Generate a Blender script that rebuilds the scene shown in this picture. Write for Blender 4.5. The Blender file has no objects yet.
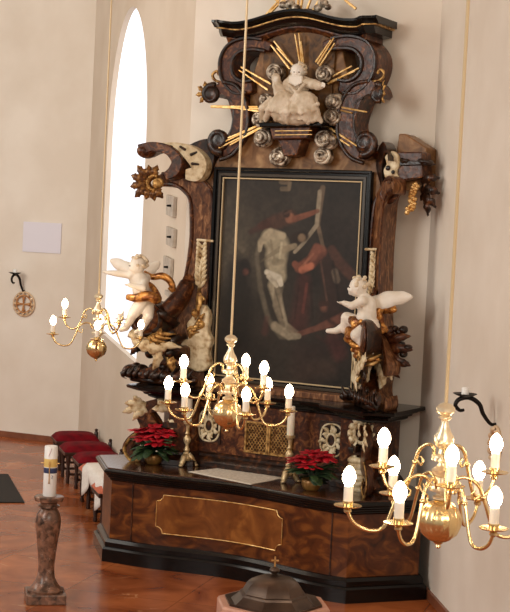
import bpy, bmesh, math, random
import numpy as np
from mathutils import Vector, Matrix
random.seed(7)
SC = bpy.context.scene
COL = SC.collection
PI = math.pi
R_ = math.radians

# ------------------------------------------------------------------ camera
F = 1508.0; PITCH = R_(2.901); ROLL = R_(2.775); CAMH = 3.5
cr, sr, cp, sp = math.cos(ROLL), math.sin(ROLL), math.cos(PITCH), math.sin(PITCH)
FW = Vector((0, cp, -sp))
RT = Vector((cr, sr*sp, sr*cp)); UP = Vector((-sr, cr*sp, cr*cp))
cam_d = bpy.data.cameras.new('camera'); cam = bpy.data.objects.new('camera', cam_d); COL.objects.link(cam)
m = Matrix((RT, UP, -FW)).transposed().to_4x4(); m.translation = (0, 0, CAMH); cam.matrix_world = m
cam_d.sensor_fit = 'VERTICAL'; cam_d.sensor_height = 24.0; cam_d.lens = 24.0*F/612.0
cam_d.clip_start = 0.1; cam_d.clip_end = 200
SC.camera = cam
SC.view_settings.view_transform = 'Standard'; SC.view_settings.look = 'None'
SC.view_settings.exposure = 0.0; SC.view_settings.gamma = 1.0; SC.view_settings.use_curve_mapping = False

# ------------------------------------------------------------------ world and daylight
w_ = bpy.data.worlds.new('world'); SC.world = w_; w_.use_nodes = True
bg = w_.node_tree.nodes['Background']; bg.inputs[0].default_value = (1.0, 0.95, 0.88, 1); bg.inputs[1].default_value = 0.30
def area(name, loc, target, sx, sy, power, colr):
    l = bpy.data.lights.new(name, 'AREA'); l.shape = 'RECTANGLE'; l.size = sx; l.size_y = sy; l.energy = power; l.color = colr
    o = bpy.data.objects.new(name, l); COL.objects.link(o); o.location = loc
    o.rotation_euler = (Vector(target)-Vector(loc)).to_track_quat('-Z', 'Y').to_euler(); return o
area('nave_window_light', (-9, 5, 6.5), (0.5, 15.5, 2.5), 3, 5, 560, (1.0, 0.96, 0.90))
area('chancel_window_light', (-8.5, 15, 6.0), (-2, 22, 2.5), 2.5, 5, 320, (1.0, 0.95, 0.86))
area('gallery_window_light', (2, -3, 7.0), (-1.5, 17, 2.2), 5, 3, 560, (1.0, 0.91, 0.79))

# ------------------------------------------------------------------ coordinates
O = Vector((0.3352, 15.7397)); ANG = R_(-28.79)
U = Vector((math.cos(ANG), math.sin(ANG))); W = Vector((math.sin(ANG), -math.cos(ANG)))
def ray(x, y):
    return FW + RT*((x-255)/F) + UP*((306-y)/F)
def T(x, y, w=0.0):      # point of the altar's own plane at distance w: returns (u, z)
    d = ray(x, y); o = O + W*w
    t = (o.x*W.x+o.y*W.y)/(d.x*W.x+d.y*W.y)
    return ((d.x*t-O.x)*U.x+(d.y*t-O.y)*U.y, CAMH+d.z*t)
def Q(x, y, w=0.0):
    u, z = T(x, y, w); return Vector((u, -w, z))
def TT(pts, w=0.0): return [T(x, y, w) for x, y in pts]
def loc2w(u, w, z=0.0):
    p = O + U*u + W*w; return Vector((p.x, p.y, z))
def WP(P0, P1, x, y):    # point of a vertical wall plane: (s along wall, z)
    d = ray(x, y); e = (Vector(P1)-Vector(P0)).normalized()
    t = (P0[1]*e.x - P0[0]*e.y)/(d.y*e.x - d.x*e.y)
    return ((d.x*t-P0[0])*e.x+(d.y*t-P0[1])*e.y, CAMH+d.z*t)

# ------------------------------------------------------------------ materials
def lin(c):
    return tuple(((v/255.0)/12.92 if v/255.0 <= .04045 else ((v/255.0+.055)/1.055)**2.4) for v in c)+(1.0,)
def nodes(name):
    mt = bpy.data.materials.new(name); mt.use_nodes = True
    nt = mt.node_tree; return mt, nt, nt.nodes['Principled BSDF']
def mat(name, c, rough=.5, metal=0.0, c2=None, scale=6.0, detail=4.0, dist=0.0, bump=0.0, bscale=30.0, lo=.35, hi=.65, coat=0.0, stretch=None, c3=None, spec=None):
    mt, nt, b = nodes(name)
    b.inputs['Roughness'].default_value = rough; b.inputs['Metallic'].default_value = metal
    b.inputs['Base Color'].default_value = lin(c)
    if spec is not None: b.inputs['Specular IOR Level'].default_value = spec
    if coat: b.inputs['Coat Weight'].default_value = coat; b.inputs['Coat Roughness'].default_value = .1
    tc = nt.nodes.new('ShaderNodeTexCoord'); mp = nt.nodes.new('ShaderNodeMapping')
    nt.links.new(tc.outputs['Object'], mp.inputs[0])
    if stretch: mp.inputs['Scale'].default_value = stretch
    if c2 is not None:
        n = nt.nodes.new('ShaderNodeTexNoise'); n.inputs['Scale'].default_value = scale; n.inputs['Detail'].default_value = detail; n.inputs['Distortion'].default_value = dist
        r = nt.nodes.new('ShaderNodeValToRGB'); e = r.color_ramp.elements
        e[0].position = lo; e[0].color = lin(c); e[1].position = hi; e[1].color = lin(c2)
        if c3 is not None:
            x = e.new((lo+hi)/2); x.color = lin(c3)
        nt.links.new(mp.outputs[0], n.inputs[0]); nt.links.new(n.outputs[0], r.inputs[0]); nt.links.new(r.outputs[0], b.inputs['Base Color'])
    if bump:
        n2 = nt.nodes.new('ShaderNodeTexNoise'); n2.inputs['Scale'].default_value = bscale; n2.inputs['Detail'].default_value = 3
        bp = nt.nodes.new('ShaderNodeBump'); bp.inputs['Strength'].default_value = bump; bp.inputs['Distance'].default_value = .01
        nt.links.new(mp.outputs[0], n2.inputs[0]); nt.links.new(n2.outputs[0], bp.inputs['Height']); nt.links.new(bp.outputs[0], b.inputs['Normal'])
    return mt
def emis(name, c, s):
    mt, nt, b = nodes(name); b.inputs['Base Color'].default_value = (0.8, 0.8, 0.8, 1)
    b.inputs['Emission Color'].default_value = lin(c); b.inputs['Emission Strength'].default_value = s; return mt
M = {}
M['wall'] = mat('plaster_wall', (226, 214, 198), .9, c2=(236, 226, 212), scale=1.2, bump=.25, bscale=5)
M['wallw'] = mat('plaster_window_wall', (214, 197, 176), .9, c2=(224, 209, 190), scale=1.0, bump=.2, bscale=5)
M['ceil'] = mat('ceiling_plaster', (235, 225, 212), .9)
M['redwood'] = mat('marbled_redwood', (30, 13, 6), .32, c2=(152, 98, 56), scale=14, detail=7, dist=1.2, c3=(78, 38, 17), lo=.30, hi=.76, spec=.4, bump=.35, bscale=18)
M['pillar'] = mat('marbled_pillar', (60, 32, 18), .36, c2=(176, 130, 90), scale=16, detail=8, dist=.8, c3=(112, 70, 42), lo=.32, hi=.72, stretch=(1.5, 1.5, .6), spec=.35, bump=.15, bscale=20)
M['tan'] = mat('marbled_tan', (96, 62, 32), .42, c2=(178, 138, 94), scale=7, detail=8, dist=1.0, c3=(138, 98, 60), lo=.3, hi=.7, spec=.3)
M['goldbrown'] = mat('marbled_goldbrown', (52, 32, 13), .42, c2=(130, 90, 46), scale=9, detail=8, dist=1.0, lo=.3, hi=.7, spec=.3)
M['dark'] = mat('dark_carved_wood', (18, 9, 5), .32, c2=(104, 60, 30), scale=16, detail=5, c3=(42, 21, 10), lo=.34, hi=.74, spec=.5, bump=.4, bscale=22)
M['black'] = mat('black_polish', (8, 6, 5), .2, c2=(16, 11, 9), scale=8, spec=.35)
M['burl'] = mat('walnut_burl', (40, 16, 6), .28, c2=(140, 82, 34), scale=3.4, detail=12, dist=2.2, c3=(86, 43, 16), lo=.26, hi=.76, spec=.4, stretch=(.8, 1, 1.5))
M['burlpanel'] = mat('walnut_panel', (84, 41, 13), .28, c2=(166, 106, 50), scale=3.0, detail=12, dist=1.8, c3=(122, 70, 29), lo=.25, hi=.78, spec=.4, stretch=(1.2, 1, .8))
M['gold'] = mat('gilding', (196, 146, 78), .38, .75, c2=(236, 198, 136), scale=20)
M['oldgold'] = mat('worn_gilding', (110, 70, 32), .4, .6, c2=(216, 172, 104), scale=22, lo=.34, hi=.6)
M['cream'] = mat('cream_gilt', (150, 112, 66), .45, .0, c2=(230, 214, 180), c3=(206, 184, 144), scale=16, bump=.4, lo=.30, hi=.60)
M['silver'] = mat('silvered_cloud', (74, 54, 38), .38, .35, c2=(216, 200, 178), scale=16, detail=3, lo=.38, hi=.62)
M['statue'] = mat('white_polychrome', (226, 214, 196), .45, c2=(240, 232, 220), scale=6, bump=.1)
M['robe'] = mat('ivory_robe', (190, 170, 142), .5, c2=(222, 206, 184), scale=9, bump=.35, bscale=14)
M['drape'] = mat('gilded_drapery', (112, 62, 26), .3, .6, c2=(224, 160, 84), scale=14, lo=.4, hi=.62)
M['brass'] = mat('brass', (232, 204, 150), .24, .92)
M['brasspale'] = mat('pale_brass', (238, 222, 190), .3, .75)
M['candlestick'] = mat('gilt_cream_metal', (172, 136, 84), .35, .5, c2=(228, 204, 160), scale=20, lo=.35, hi=.6)
M['rod'] = mat('rod_paint', (214, 190, 150), .4, .3)
M['wax'] = mat('ivory_wax', (238, 228, 206), .4); M['wax'].node_tree.nodes['Principled BSDF'].inputs['Subsurface Weight'].default_value = .2
M['waxw'] = mat('white_wax', (236, 234, 230), .4)
M['bulb'] = emis('warm_bulb', (255, 226, 186), 30)
M['sleeve'] = mat('candle_sleeve', (244, 236, 222), .5)
M['cloth'] = mat('white_linen', (236, 230, 222), .8, c2=(224, 216, 206), scale=40, bump=.2, bscale=60)
M['lace'] = mat('lace_cloth', (202, 188, 170), .9, c2=(226, 216, 200), scale=30, bump=.3, bscale=80)
M['velvet'] = mat('red_velvet', (116, 3, 18), .8, c2=(84, 2, 13), scale=10, spec=.15)
M['salmon'] = mat('salmon_upholstery', (196, 108, 78), .8, c2=(180, 92, 64), scale=14)
M['stoolwood'] = mat('dark_stool_wood', (42, 22, 14), .35, c2=(62, 34, 22), scale=8)
M['red'] = mat('poinsettia_red', (190, 6, 30), .55, c2=(140, 2, 22), scale=9)
M['leaf'] = mat('poinsettia_green', (26, 48, 24), .6, c2=(44, 68, 30), scale=9)
M['pot'] = mat('glazed_pot', (120, 84, 40), .3, .4, c2=(166, 122, 64), scale=6)
M['bronze'] = mat('dark_bronze', (64, 50, 42), .32, .75, c2=(96, 78, 66), scale=5)
M['pinkstone'] = mat('pink_marble', (190, 138, 116), .4, c2=(212, 162, 138), scale=5, detail=8, dist=.6)
M['carpet'] = mat('dark_carpet', (34, 28, 24), .95, c2=(44, 38, 30), scale=30)
M['iron'] = mat('black_iron', (24, 18, 16), .45, .6)
M['plaster'] = mat('relief_plaster', (206, 172, 134), .8, c2=(222, 194, 160), scale=14)
M['ochre'] = mat('ochre_relief', (176, 116, 66), .7, c2=(204, 150, 96), scale=14)
M['panel'] = mat('white_panel', (228, 224, 232), .5)
M['block'] = mat('grey_stone', (176, 164, 150), .85, c2=(196, 186, 172), scale=12, bump=.3)
M['skirt'] = mat('skirting_stone', (116, 66, 44), .4, c2=(138, 84, 58), scale=5)
M['blue'] = mat('blue_wax', (46, 56, 92), .5)
M['yellow'] = mat('yellow_wax', (224, 190, 110), .5)
M['redball'] = mat('red_glass', (150, 20, 30), .2)
# paschal pedestal marble with pale veins
def veined(name, a, b_, vein, scale, rough, vs=1.4, tile=None):
    mt, nt, b = nodes(name); b.inputs['Roughness'].default_value = rough
    tc = nt.nodes.new('ShaderNodeTexCoord')
    n = nt.nodes.new('ShaderNodeTexNoise'); n.inputs['Scale'].default_value = scale; n.inputs['Detail'].default_value = 8; n.inputs['Distortion'].default_value = .8
    r = nt.nodes.new('ShaderNodeValToRGB'); r.color_ramp.elements[0].position = .3; r.color_ramp.elements[1].position = .7
    r.color_ramp.elements[0].color = lin(a); r.color_ramp.elements[1].color = lin(b_)
    n2 = nt.nodes.new('ShaderNodeTexNoise'); n2.inputs['Scale'].default_value = scale*vs; n2.inputs['Detail'].default_value = 5; n2.inputs['Distortion'].default_value = 1.5
    r2 = nt.nodes.new('ShaderNodeValToRGB'); e = r2.color_ramp.elements
    e[0].position = .485; e[0].color = (0, 0, 0, 1); e[1].position = .515; e[1].color = (0, 0, 0, 1); x = e.new(.5); x.color = (1, 1, 1, 1)
    mx = nt.nodes.new('ShaderNodeMix'); mx.data_type = 'RGBA'
    for k in (n, n2): nt.links.new(tc.outputs['Object'], k.inputs[0])
    nt.links.new(n.outputs[0], r.inputs[0]); nt.links.new(n2.outputs[0], r2.inputs[0])
    n3 = nt.nodes.new('ShaderNodeTexNoise'); n3.inputs['Scale'].default_value = scale*.7
    r3 = nt.nodes.new('ShaderNodeValToRGB'); r3.color_ramp.elements[0].position = .54; r3.color_ramp.elements[1].position = .72
    mu = nt.nodes.new('ShaderNodeMath'); mu.operation = 'MULTIPLY'
    nt.links.new(tc.outputs['Object'], n3.inputs[0]); nt.links.new(n3.outputs[0], r3.inputs[0])
    nt.links.new(r2.outputs[0], mu.inputs[0]); nt.links.new(r3.outputs[0], mu.inputs[1])
    nt.links.new(mu.outputs[0], mx.inputs[0]); nt.links.new(r.outputs[0], mx.inputs[6]); mx.inputs[7].default_value = lin(vein)
    out = mx.outputs[2]
    if tile:
        mp = nt.nodes.new('ShaderNodeMapping'); mp.inputs['Rotation'].default_value = (0, 0, R_(16)); nt.links.new(tc.outputs['Object'], mp.inputs[0])
        br = nt.nodes.new('ShaderNodeTexBrick'); br.offset = 0; br.inputs['Scale'].default_value = 1.0; br.inputs['Brick Width'].default_value = tile; br.inputs['Row Height'].default_value = tile
        br.inputs['Mortar Size'].default_value = .006; br.inputs['Color1'].default_value = (1, 1, 1, 1); br.inputs['Color2'].default_value = (.8, .8, .8, 1); br.inputs['Mortar'].default_value = (.55, .5, .45, 1)
        nt.links.new(mp.outputs[0], br.inputs[0])
        m2 = nt.nodes.new('ShaderNodeMix'); m2.data_type = 'RGBA'; m2.blend_type = 'MULTIPLY'; m2.inputs[0].default_value = 1
        nt.links.new(out, m2.inputs[6]); nt.links.new(br.outputs[0], m2.inputs[7]); out = m2.outputs[2]
    nt.links.new(out, b.inputs['Base Color']); b.inputs['Specular IOR Level'].default_value = .4; return mt
M['floor'] = veined('red_marble_floor', (126, 58, 24), (186, 106, 58), (214, 160, 112), 1.9, .2, .6, 1.1); M['floor'].node_tree.nodes['Principled BSDF'].inputs['Specular IOR Level'].default_value = .22
M['griotte'] = veined('brown_marble', (36, 27, 21), (150, 108, 86), (226, 212, 198), 17, .28, 1.1)

# ------------------------------------------------------------------ mesh builder
def warp(p):
    x, y, z = p; a = abs(x)-1.0
    if a <= 0: return p
    return (math.copysign(1.0+a*.78, x), y-a*.48, z)
def smooth_obj(ob, on=True):
    for p in ob.data.polygons: p.use_smooth = on
def put(obj, parent=None):
    COL.objects.link(obj)
    if parent is not None: obj.parent = parent
    return obj
class MB:
    def __init__(s): s.v = []; s.f = []
    def add(s, v, f):
        n = len(s.v); s.v += [tuple(p) for p in v]; s.f += [tuple(i+n for i in q) for q in f]; return s
    def box(s, c, sz, rz=0.0, mtx=None):
        hx, hy, hz = sz[0]/2, sz[1]/2, sz[2]/2; c = Vector(c)
        vs = [Vector((x, y, z)) for x in (-hx, hx) for y in (-hy, hy) for z in (-hz, hz)]
        rm = mtx if mtx is not None else Matrix.Rotation(rz, 3, 'Z')
        return s.add([c+rm@v for v in vs], [(0, 1, 3, 2), (4, 6, 7, 5), (0, 4, 5, 1), (2, 3, 7, 6), (0, 2, 6, 4), (1, 5, 7, 3)])
    def tube(s, path, r, n=8, closed=False, flat=1.0, up=None):
        P = [Vector(p) for p in path]; k = len(P)
        rr = r if isinstance(r, (list, tuple)) else [r]*k
        prev = None; rings = []
        for i in range(k):
            if closed: t = P[(i+1) % k]-P[i-1]
            else: t = P[min(i+1, k-1)]-P[max(i-1, 0)]
            if t.length < 1e-9: t = Vector((0, 0, 1))
            t.normalize()
            if prev is None:
                a = up if up is not None else (Vector((0, 1, 0)) if abs(t.y) < .9 else Vector((1, 0, 0)))
            else: a = prev
            a = (a - t*a.dot(t))
            if a.length < 1e-6: a = t.orthogonal()
            a.normalize(); b = t.cross(a); prev = a
            rings.append([P[i]+(a*math.cos(2*PI*j/n)*flat+b*math.sin(2*PI*j/n))*rr[i] for j in range(n)])
        vs = [p for q in rings for p in q]; fs = []
        for i in range(k if closed else k-1):
            for j in range(n):
                a0 = i*n+j; a1 = i*n+(j+1) % n; b0 = ((i+1) % k)*n+j; b1 = ((i+1) % k)*n+(j+1) % n
                fs.append((a0, a1, b1, b0))
        if not closed:
            fs.append(tuple(range(n-1, -1, -1))); fs.append(tuple(range((k-1)*n, k*n)))
        return s.add(vs, fs)
    def lathe(s, prof, n=24, c=(0, 0, 0), rib=0, ribd=0.0, sx=1.0, sy=1.0, rot=0.0):
        c = Vector(c); vs = []; fs = []; k = len(prof)
        for (r, z) in prof:
            for j in range(n):
                a = 2*PI*j/n+rot; q = r*(1+ribd*math.cos(a*rib)) if rib else r
                vs.append(c+Vector((q*math.cos(a)*sx, q*math.sin(a)*sy, z)))
        for i in range(k-1):
            for j in range(n):
                fs.append((i*n+j, i*n+(j+1) % n, (i+1)*n+(j+1) % n, (i+1)*n+j))
        fs.append(tuple(range(n-1, -1, -1))); fs.append(tuple(range((k-1)*n, k*n)))
        return s.add(vs, fs)
    def prism(s, poly, w0, w1):                      # outline (u, z) in the altar plane, from w0 to w1
        n = len(poly); A = sum(poly[i][0]*poly[(i+1) % n][1]-poly[(i+1) % n][0]*poly[i][1] for i in range(n))
        if A < 0: poly = poly[::-1]
        vs = [(u, -w1, z) for u, z in poly]+[(u, -w0, z) for u, z in poly]
        fs = [tuple(range(n)), tuple(range(2*n-1, n-1, -1))]
        for i in range(n): j = (i+1) % n; fs.append((i, i+n, j+n, j))
        return s.add(vs, fs)
    def plan(s, poly, z0, z1):                       # plan outline (x, y) extruded upward
        n = len(poly); A = sum(poly[i][0]*poly[(i+1) % n][1]-poly[(i+1) % n][0]*poly[i][1] for i in range(n))
        if A < 0: poly = poly[::-1]
        vs = [(x, y, z0) for x, y in poly]+[(x, y, z1) for x, y in poly]
        fs = [tuple(range(n-1, -1, -1)), tuple(range(n, 2*n))]
        for i in range(n): j = (i+1) % n; fs.append((i, j, j+n, i+n))
        return s.add(vs, fs)
    def mould(s, poly, prof):                        # plan outline offset outwards by prof = [(offset, z), ...]
        n = len(poly); A = sum(poly[i][0]*poly[(i+1) % n][1]-poly[(i+1) % n][0]*poly[i][1] for i in range(n))
        if A < 0: poly = poly[::-1]
        P = [Vector(p) for p in poly]; N = []
        for i in range(n):
            e0 = (P[i]-P[i-1]).normalized(); e1 = (P[(i+1) % n]-P[i]).normalized()
            n0 = Vector((e0.y, -e0.x)); n1 = Vector((e1.y, -e1.x)); b = n0+n1
            if b.length < 1e-6: b = n0.copy()
            b.normalize(); N.append(b/max(.5, b.dot(n0)))
        vs = []; fs = []
        for (o, z) in prof: vs += [(P[i].x+N[i].x*o, P[i].y+N[i].y*o, z) for i in range(n)]
        for k in range(len(prof)-1):
            for i in range(n):
                j = (i+1) % n; fs.append((k*n+i, k*n+j, (k+1)*n+j, (k+1)*n+i))
        fs.append(tuple(range(n-1, -1, -1))); fs.append(tuple(range((len(prof)-1)*n, len(prof)*n)))
        return s.add(vs, fs)
    def cap(s, p0, p1, r0, r1, n=12):
        p0 = Vector(p0); p1 = Vector(p1); d = p1-p0
        if d.length < 1e-6: d = Vector((0, 0, 1e-4))
        t = d.normalized(); path = []; rr = []
        for k in range(5):
            a = PI/2*(1-k/4.0); path.append(p0-t*r0*math.sin(a)*.999); rr.append(max(r0*math.cos(a), r0*.04))
        for k in range(5):
            a = PI/2*(k/4.0); path.append(p1+t*r1*math.sin(a)*.999); rr.append(max(r1*math.cos(a), r1*.04))
        # (short capsules stay valid because the rings are ordered along t)
        return s.tube(path, rr, n)
    def ell(s, c, r, rot=None, n=14, m_=9):
        c = Vector(c); rm = rot if rot is not None else Matrix.Identity(3); vs = []; fs = []
        for i in range(m_+1):
            th = PI*i/m_; q = max(math.sin(th), .03)
            for j in range(n):
                a = 2*PI*j/n; vs.append(c+rm@Vector((r[0]*q*math.cos(a), r[1]*q*math.sin(a), -r[2]*math.cos(th))))
        for i in range(m_):
            for j in range(n): fs.append((i*n+j, i*n+(j+1) % n, (i+1)*n+(j+1) % n, (i+1)*n+j))
        fs.append(tuple(range(n-1, -1, -1))); fs.append(tuple(range(m_*n, (m_+1)*n)))
        return s.add(vs, fs)
    def leaf(s, path, width, lobes=4, nrm=(0, -1, 0), dip=.25, th=.012, depth=.35, base=.25):
        P = catmull([Vector(p) for p in path], 6); k = len(P); nrm = Vector(nrm); vs = []; fs = []
        cols = (-1, -.5, 0, .5, 1)
        for side in (1, 0):
            for i in range(k):
                t = i/(k-1); tg = (P[min(i+1, k-1)]-P[max(i-1, 0)]).normalized(); sd = tg.cross(nrm)
                if sd.length < 1e-4: sd = tg.orthogonal()
                sd.normalize(); nn = sd.cross(tg).normalized()
                env = (math.sin(PI*min(1, base+t*(1-base)))**.7) if t < 1 else .02
                wv = width*env*(1-depth+depth*abs(math.cos(lobes*PI*t)))
                for c in cols:
                    vs.append(P[i]+sd*c*wv-nn*(abs(c)**1.5*wv*dip)+nn*(th if side else 0)*(1-.6*abs(c)))
        n = 5
        for i in range(k-1):
            for j in range(n-1):
                a = i*n+j; fs.append((a, a+n, a+n+1, a+1)); o = k*n; fs.append((o+a, o+a+1, o+a+n+1, o+a+n))
            fs.append((i*n, k*n+i*n, k*n+(i+1)*n, (i+1)*n)); fs.append((i*n+n-1, (i+1)*n+n-1, k*n+(i+1)*n+n-1, k*n+i*n+n-1))
        o = k*n; fs.append((0, 1, 2, 3, 4, o+4, o+3, o+2, o+1, o)); e = (k-1)*n; fs.append((e, o+e, o+e+1, o+e+2, o+e+3, o+e+4, e+4, e+3, e+2, e+1))
        return s.add(vs, fs)
    def spiral(s, c, r0, turns, r, w, dirn=1, a0=0.0, flat=1.0, shrink=.12, n=7):   # raised spiral band on the altar plane
        k = int(18*turns)+1; path = []; rr = []
        for i in range(k):
            t = i/(k-1); a = a0+dirn*2*PI*turns*t; q = r0*((1-t)**.85*(1-shrink)+shrink)
            path.append((c[0]+q*math.cos(a), -(w+.4*r*t), c[1]+q*math.sin(a))); rr.append(r*(1-.55*t))
        s.ell((c[0], -w+.01, c[1]), (r0*.92, .05, r0*.92), n=20)
        return s.tube(path, rr, n, flat=flat, up=Vector((0, 1, 0)))
    def mirror(s):                                   # mirrored about u = 0
        o = MB(); o.v = [(-x, y, z) for x, y, z in s.v]; o.f = [f[::-1] for f in s.f]; return o
    def build(s, name, mt, parent=None, smooth=True, off=(0, 0, 0), bevel=0, sub=0, remesh=0, smo=0, angle=40, disp=None):
        me = bpy.data.meshes.new(name); ox, oy, oz = off
        if parent is not None and parent.get('concave'):      # the wings of the altarpiece swing forward
            s.v = [warp(p) for p in s.v]
        me.from_pydata([(x-ox, y-oy, z-oz) for x, y, z in s.v], [], s.f); me.update()
        bm = bmesh.new(); bm.from_mesh(me); bmesh.ops.recalc_face_normals(bm, faces=bm.faces); bm.to_mesh(me); bm.free()
        me.materials.append(mt); ob = put(bpy.data.objects.new(name, me), parent)
        if smooth:
            if remesh or smooth == 'all': smooth_obj(ob)
            else:
                smooth_obj(ob)
                try: me.set_sharp_from_angle(angle=R_(angle))
                except Exception: pass
        if bevel:
            b = ob.modifiers.new('bevel', 'BEVEL'); b.width = bevel; b.segments = 2; b.limit_method = 'ANGLE'; b.angle_limit = R_(50)
        if remesh:
            r = ob.modifiers.new('remesh', 'REMESH'); r.mode = 'VOXEL'; r.voxel_size = remesh; r.use_smooth_shade = True
            if smo: q = ob.modifiers.new('smooth', 'SMOOTH'); q.factor = .5; q.iterations = smo
            if disp:
                tx = bpy.data.textures.new(name, 'CLOUDS'); tx.noise_scale = disp[1]; dd = ob.modifiers.new('folds', 'DISPLACE'); dd.texture = tx; dd.strength = disp[0]; dd.mid_level = .5
        if sub: q = ob.modifiers.new('sub', 'SUBSURF'); q.levels = sub; q.render_levels = sub
        return ob
def catmull(P, k=6):
    P = [Vector(p) for p in P]; out = []; n = len(P)
    for i in range(n-1):
        p0 = P[max(i-1, 0)]; p1 = P[i]; p2 = P[i+1]; p3 = P[min(i+2, n-1)]
        for j in range(k):
            t = j/k; out.append(.5*((2*p1)+(-p0+p2)*t+(2*p0-5*p1+4*p2-p3)*t*t+(-p0+3*p1-3*p2+p3)*t**3))
    out.append(P[-1]); return out
def curve2(pts, k=5):
    return [(p.x, p.y) for p in catmull([Vector((a, b, 0)) for a, b in pts], k)]
def ribbon(path, wd):                               # outline of a thick stroke (u, z); wd = width per point
    P = catmull([Vector((a, b, 0)) for a, b in path], 6); k = len(P); L = []; Rr = []
    for i in range(k):
        t = (P[min(i+1, k-1)]-P[max(i-1, 0)]).normalized(); n = Vector((-t.y, t.x, 0)); f = i/(k-1)*(len(wd)-1); a = int(min(f, len(wd)-2)); q = wd[a]*(1-(f-a))+wd[a+1]*(f-a)
        L.append((P[i]+n*q/2)[:2]); Rr.append((P[i]-n*q/2)[:2])
    return L+Rr[::-1]
def thing(name, label, cat, loc=(0, 0, 0), rz=0.0, group=None):
    o = bpy.data.objects.new(name, None); COL.objects.link(o); o.location = loc; o.rotation_euler = (0, 0, rz)
    o.empty_display_size = .1; o['label'] = label; o['category'] = cat
    if group: o['group'] = group
    return o
def tag(o, label, cat, group=None):
    o['label'] = label; o['category'] = cat
    if group: o['group'] = group
    return o
def struct(o): o['kind'] = 'structure'; return o
def altar_thing(name, label, cat, p, group=None):   # p = altar coordinates of the base
    b = loc2w(p[0], -p[1], p[2]); return thing(name, label, cat, b, ANG, group)
def dup(root, loc=None, rz=None, **props):
    r = root.copy(); COL.objects.link(r)
    if loc is not None: r.location = loc
    if rz is not None: r.rotation_euler = (0, 0, rz)
    for k, v in props.items(): r[k] = v
    def kids(a, b):
        for ch in a.children:
            c = ch.copy(); COL.objects.link(c); c.parent = b; kids(ch, c)
    kids(root, r); return r

# ------------------------------------------------------------------ the setting
PB = Vector((-2.67, 23.46)); PC = loc2w(-1.5, -.35).to_2d(); PD = loc2w(1.41, -.35).to_2d(); PE = Vector((1.88, 14.02))
PL = Vector((-3.98, 24.03))
def extend(a, b, L): return b+(b-a).normalized()*L
PL2 = extend(PB, PL, 5.0); PE2 = extend(PD, PE, 13.5)
ZC = 9.0
fl = MB().box((-1, 12, -.1), (20, 32, .2)).build('floor', M['floor'], smooth=False); struct(fl)
ce = MB().box((-1, 13.5, ZC+.1), (16, 23, .2)).build('ceiling', M['ceil'], smooth=False); struct(ce)
def wallbox(name, a, b, out, mt, th=.3):
    n = (b-a).normalized(); o = Vector((n.y, -n.x))*th*out
    return struct(MB().plan([tuple(a), tuple(b), tuple(b+o), tuple(a+o)], 0, ZC).build(name, mt, smooth=False))
wallbox('wall_left', PB, PL2, 1, M['wall'])
wallbox('wall_back', PD, PC, 1, M['wall'])
wallbox('wall_right', PD, PE2, -1, M['wall'])
# window wall: plate with a tall round-headed opening
LW = (PB-PC).length; ew = (PB-PC).normalized(); nw = Vector((-ew.y, ew.x))      # nw points into the room
if nw.dot(Vector((0, 0))-PC) < 0: nw = -nw
S0, S1, ZS = 2.5, 5.4, 1.72; SM = (S0+S1)/2; RA = (S1-S0)/2; ZA = 6.42-RA*1.25
arch = [(SM+RA*math.cos(PI*k/24), ZA+RA*1.25*math.sin(PI*k/24)) for k in range(25)]  # from S1 over to S0
def win_wall(th=.12):
    hole = [(S1, ZS)]+arch+[(S0, ZS)]
    b = MB()
    def P3(s, z, d): q = PC+ew*s-nw*d; return (q.x, q.y, z)
    left = [(LW, 0), (LW, ZC)]; rightp = [(0, ZC), (0, 0)]
    # two halves joined above the apex and below the sill
    mid = arch[12]
    h1 = [(LW, 0), (LW, ZC), (SM, ZC)]+[mid]+arch[11::-1]+[(S1, ZS+.2), (SM, ZS+.1), (SM, 0)]
    h2 = [(0, 0), (SM, 0), (SM, ZS+.1), (S0, ZS)]+arch[:12:-1]+[mid, (SM, ZC), (0, ZC)]
    for h in (h1, h2):
        n = len(h); vs = [P3(s, z, 0) for s, z in h]+[P3(s, z, th) for s, z in h]
        fs = [tuple(range(n)), tuple(range(2*n-1, n-1, -1))]+[(i, i+n, (i+1) % n+n, (i+1) % n) for i in range(n)]
        b.add(vs, fs)
    return struct(b.build('wall_window', M['wallw'], smooth=False))
win_wall()
hole = [(S1+.05, ZS-.05)]+[(SM+(s-SM)*1.04, z+.04) for s, z in arch]+[(S0-.05, ZS-.05)]
wb = MB(); n = len(hole)
def P3(s, z, d): q = PC+ew*s-nw*d; return (q.x, q.y, z)
wb.add([P3(s, z, .075) for s, z in hole]+[P3(s, z, .10) for s, z in hole], [tuple(range(n)), tuple(range(2*n-1, n-1, -1))]+[(i, i+n, (i+1) % n+n, (i+1) % n) for i in range(n)])
M['daylight'] = emis('daylit_frosted_glass', (222, 232, 248), .88)
struct(wb.build('window_1', M['daylight'], smooth=False))
# skirting along the far wall
def skirt(name, a, b, side):
    n = (b-a).normalized(); o = Vector((n.y, -n.x))*.03*side
    struct(MB().plan([tuple(a), tuple(b), tuple(b+o), tuple(a+o)], 0, .09).build(name, M['skirt'], smooth=False))
skirt('baseboard_left', PB, PL2, -1); skirt('baseboard_window', PC, PB, 1); skirt('baseboard_right', PD, PE2, 1)
# dark carpet
cc = [(-2.72, 18.43), (-3.25, 20.4), (-6.5, 19.6), (-6.0, 17.5)]
tag(MB().plan(cc, 0.0, .015).build('carpet', M['carpet'], smooth=False), 'dark carpet lying flat on the red marble floor at left', 'carpet')

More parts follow.
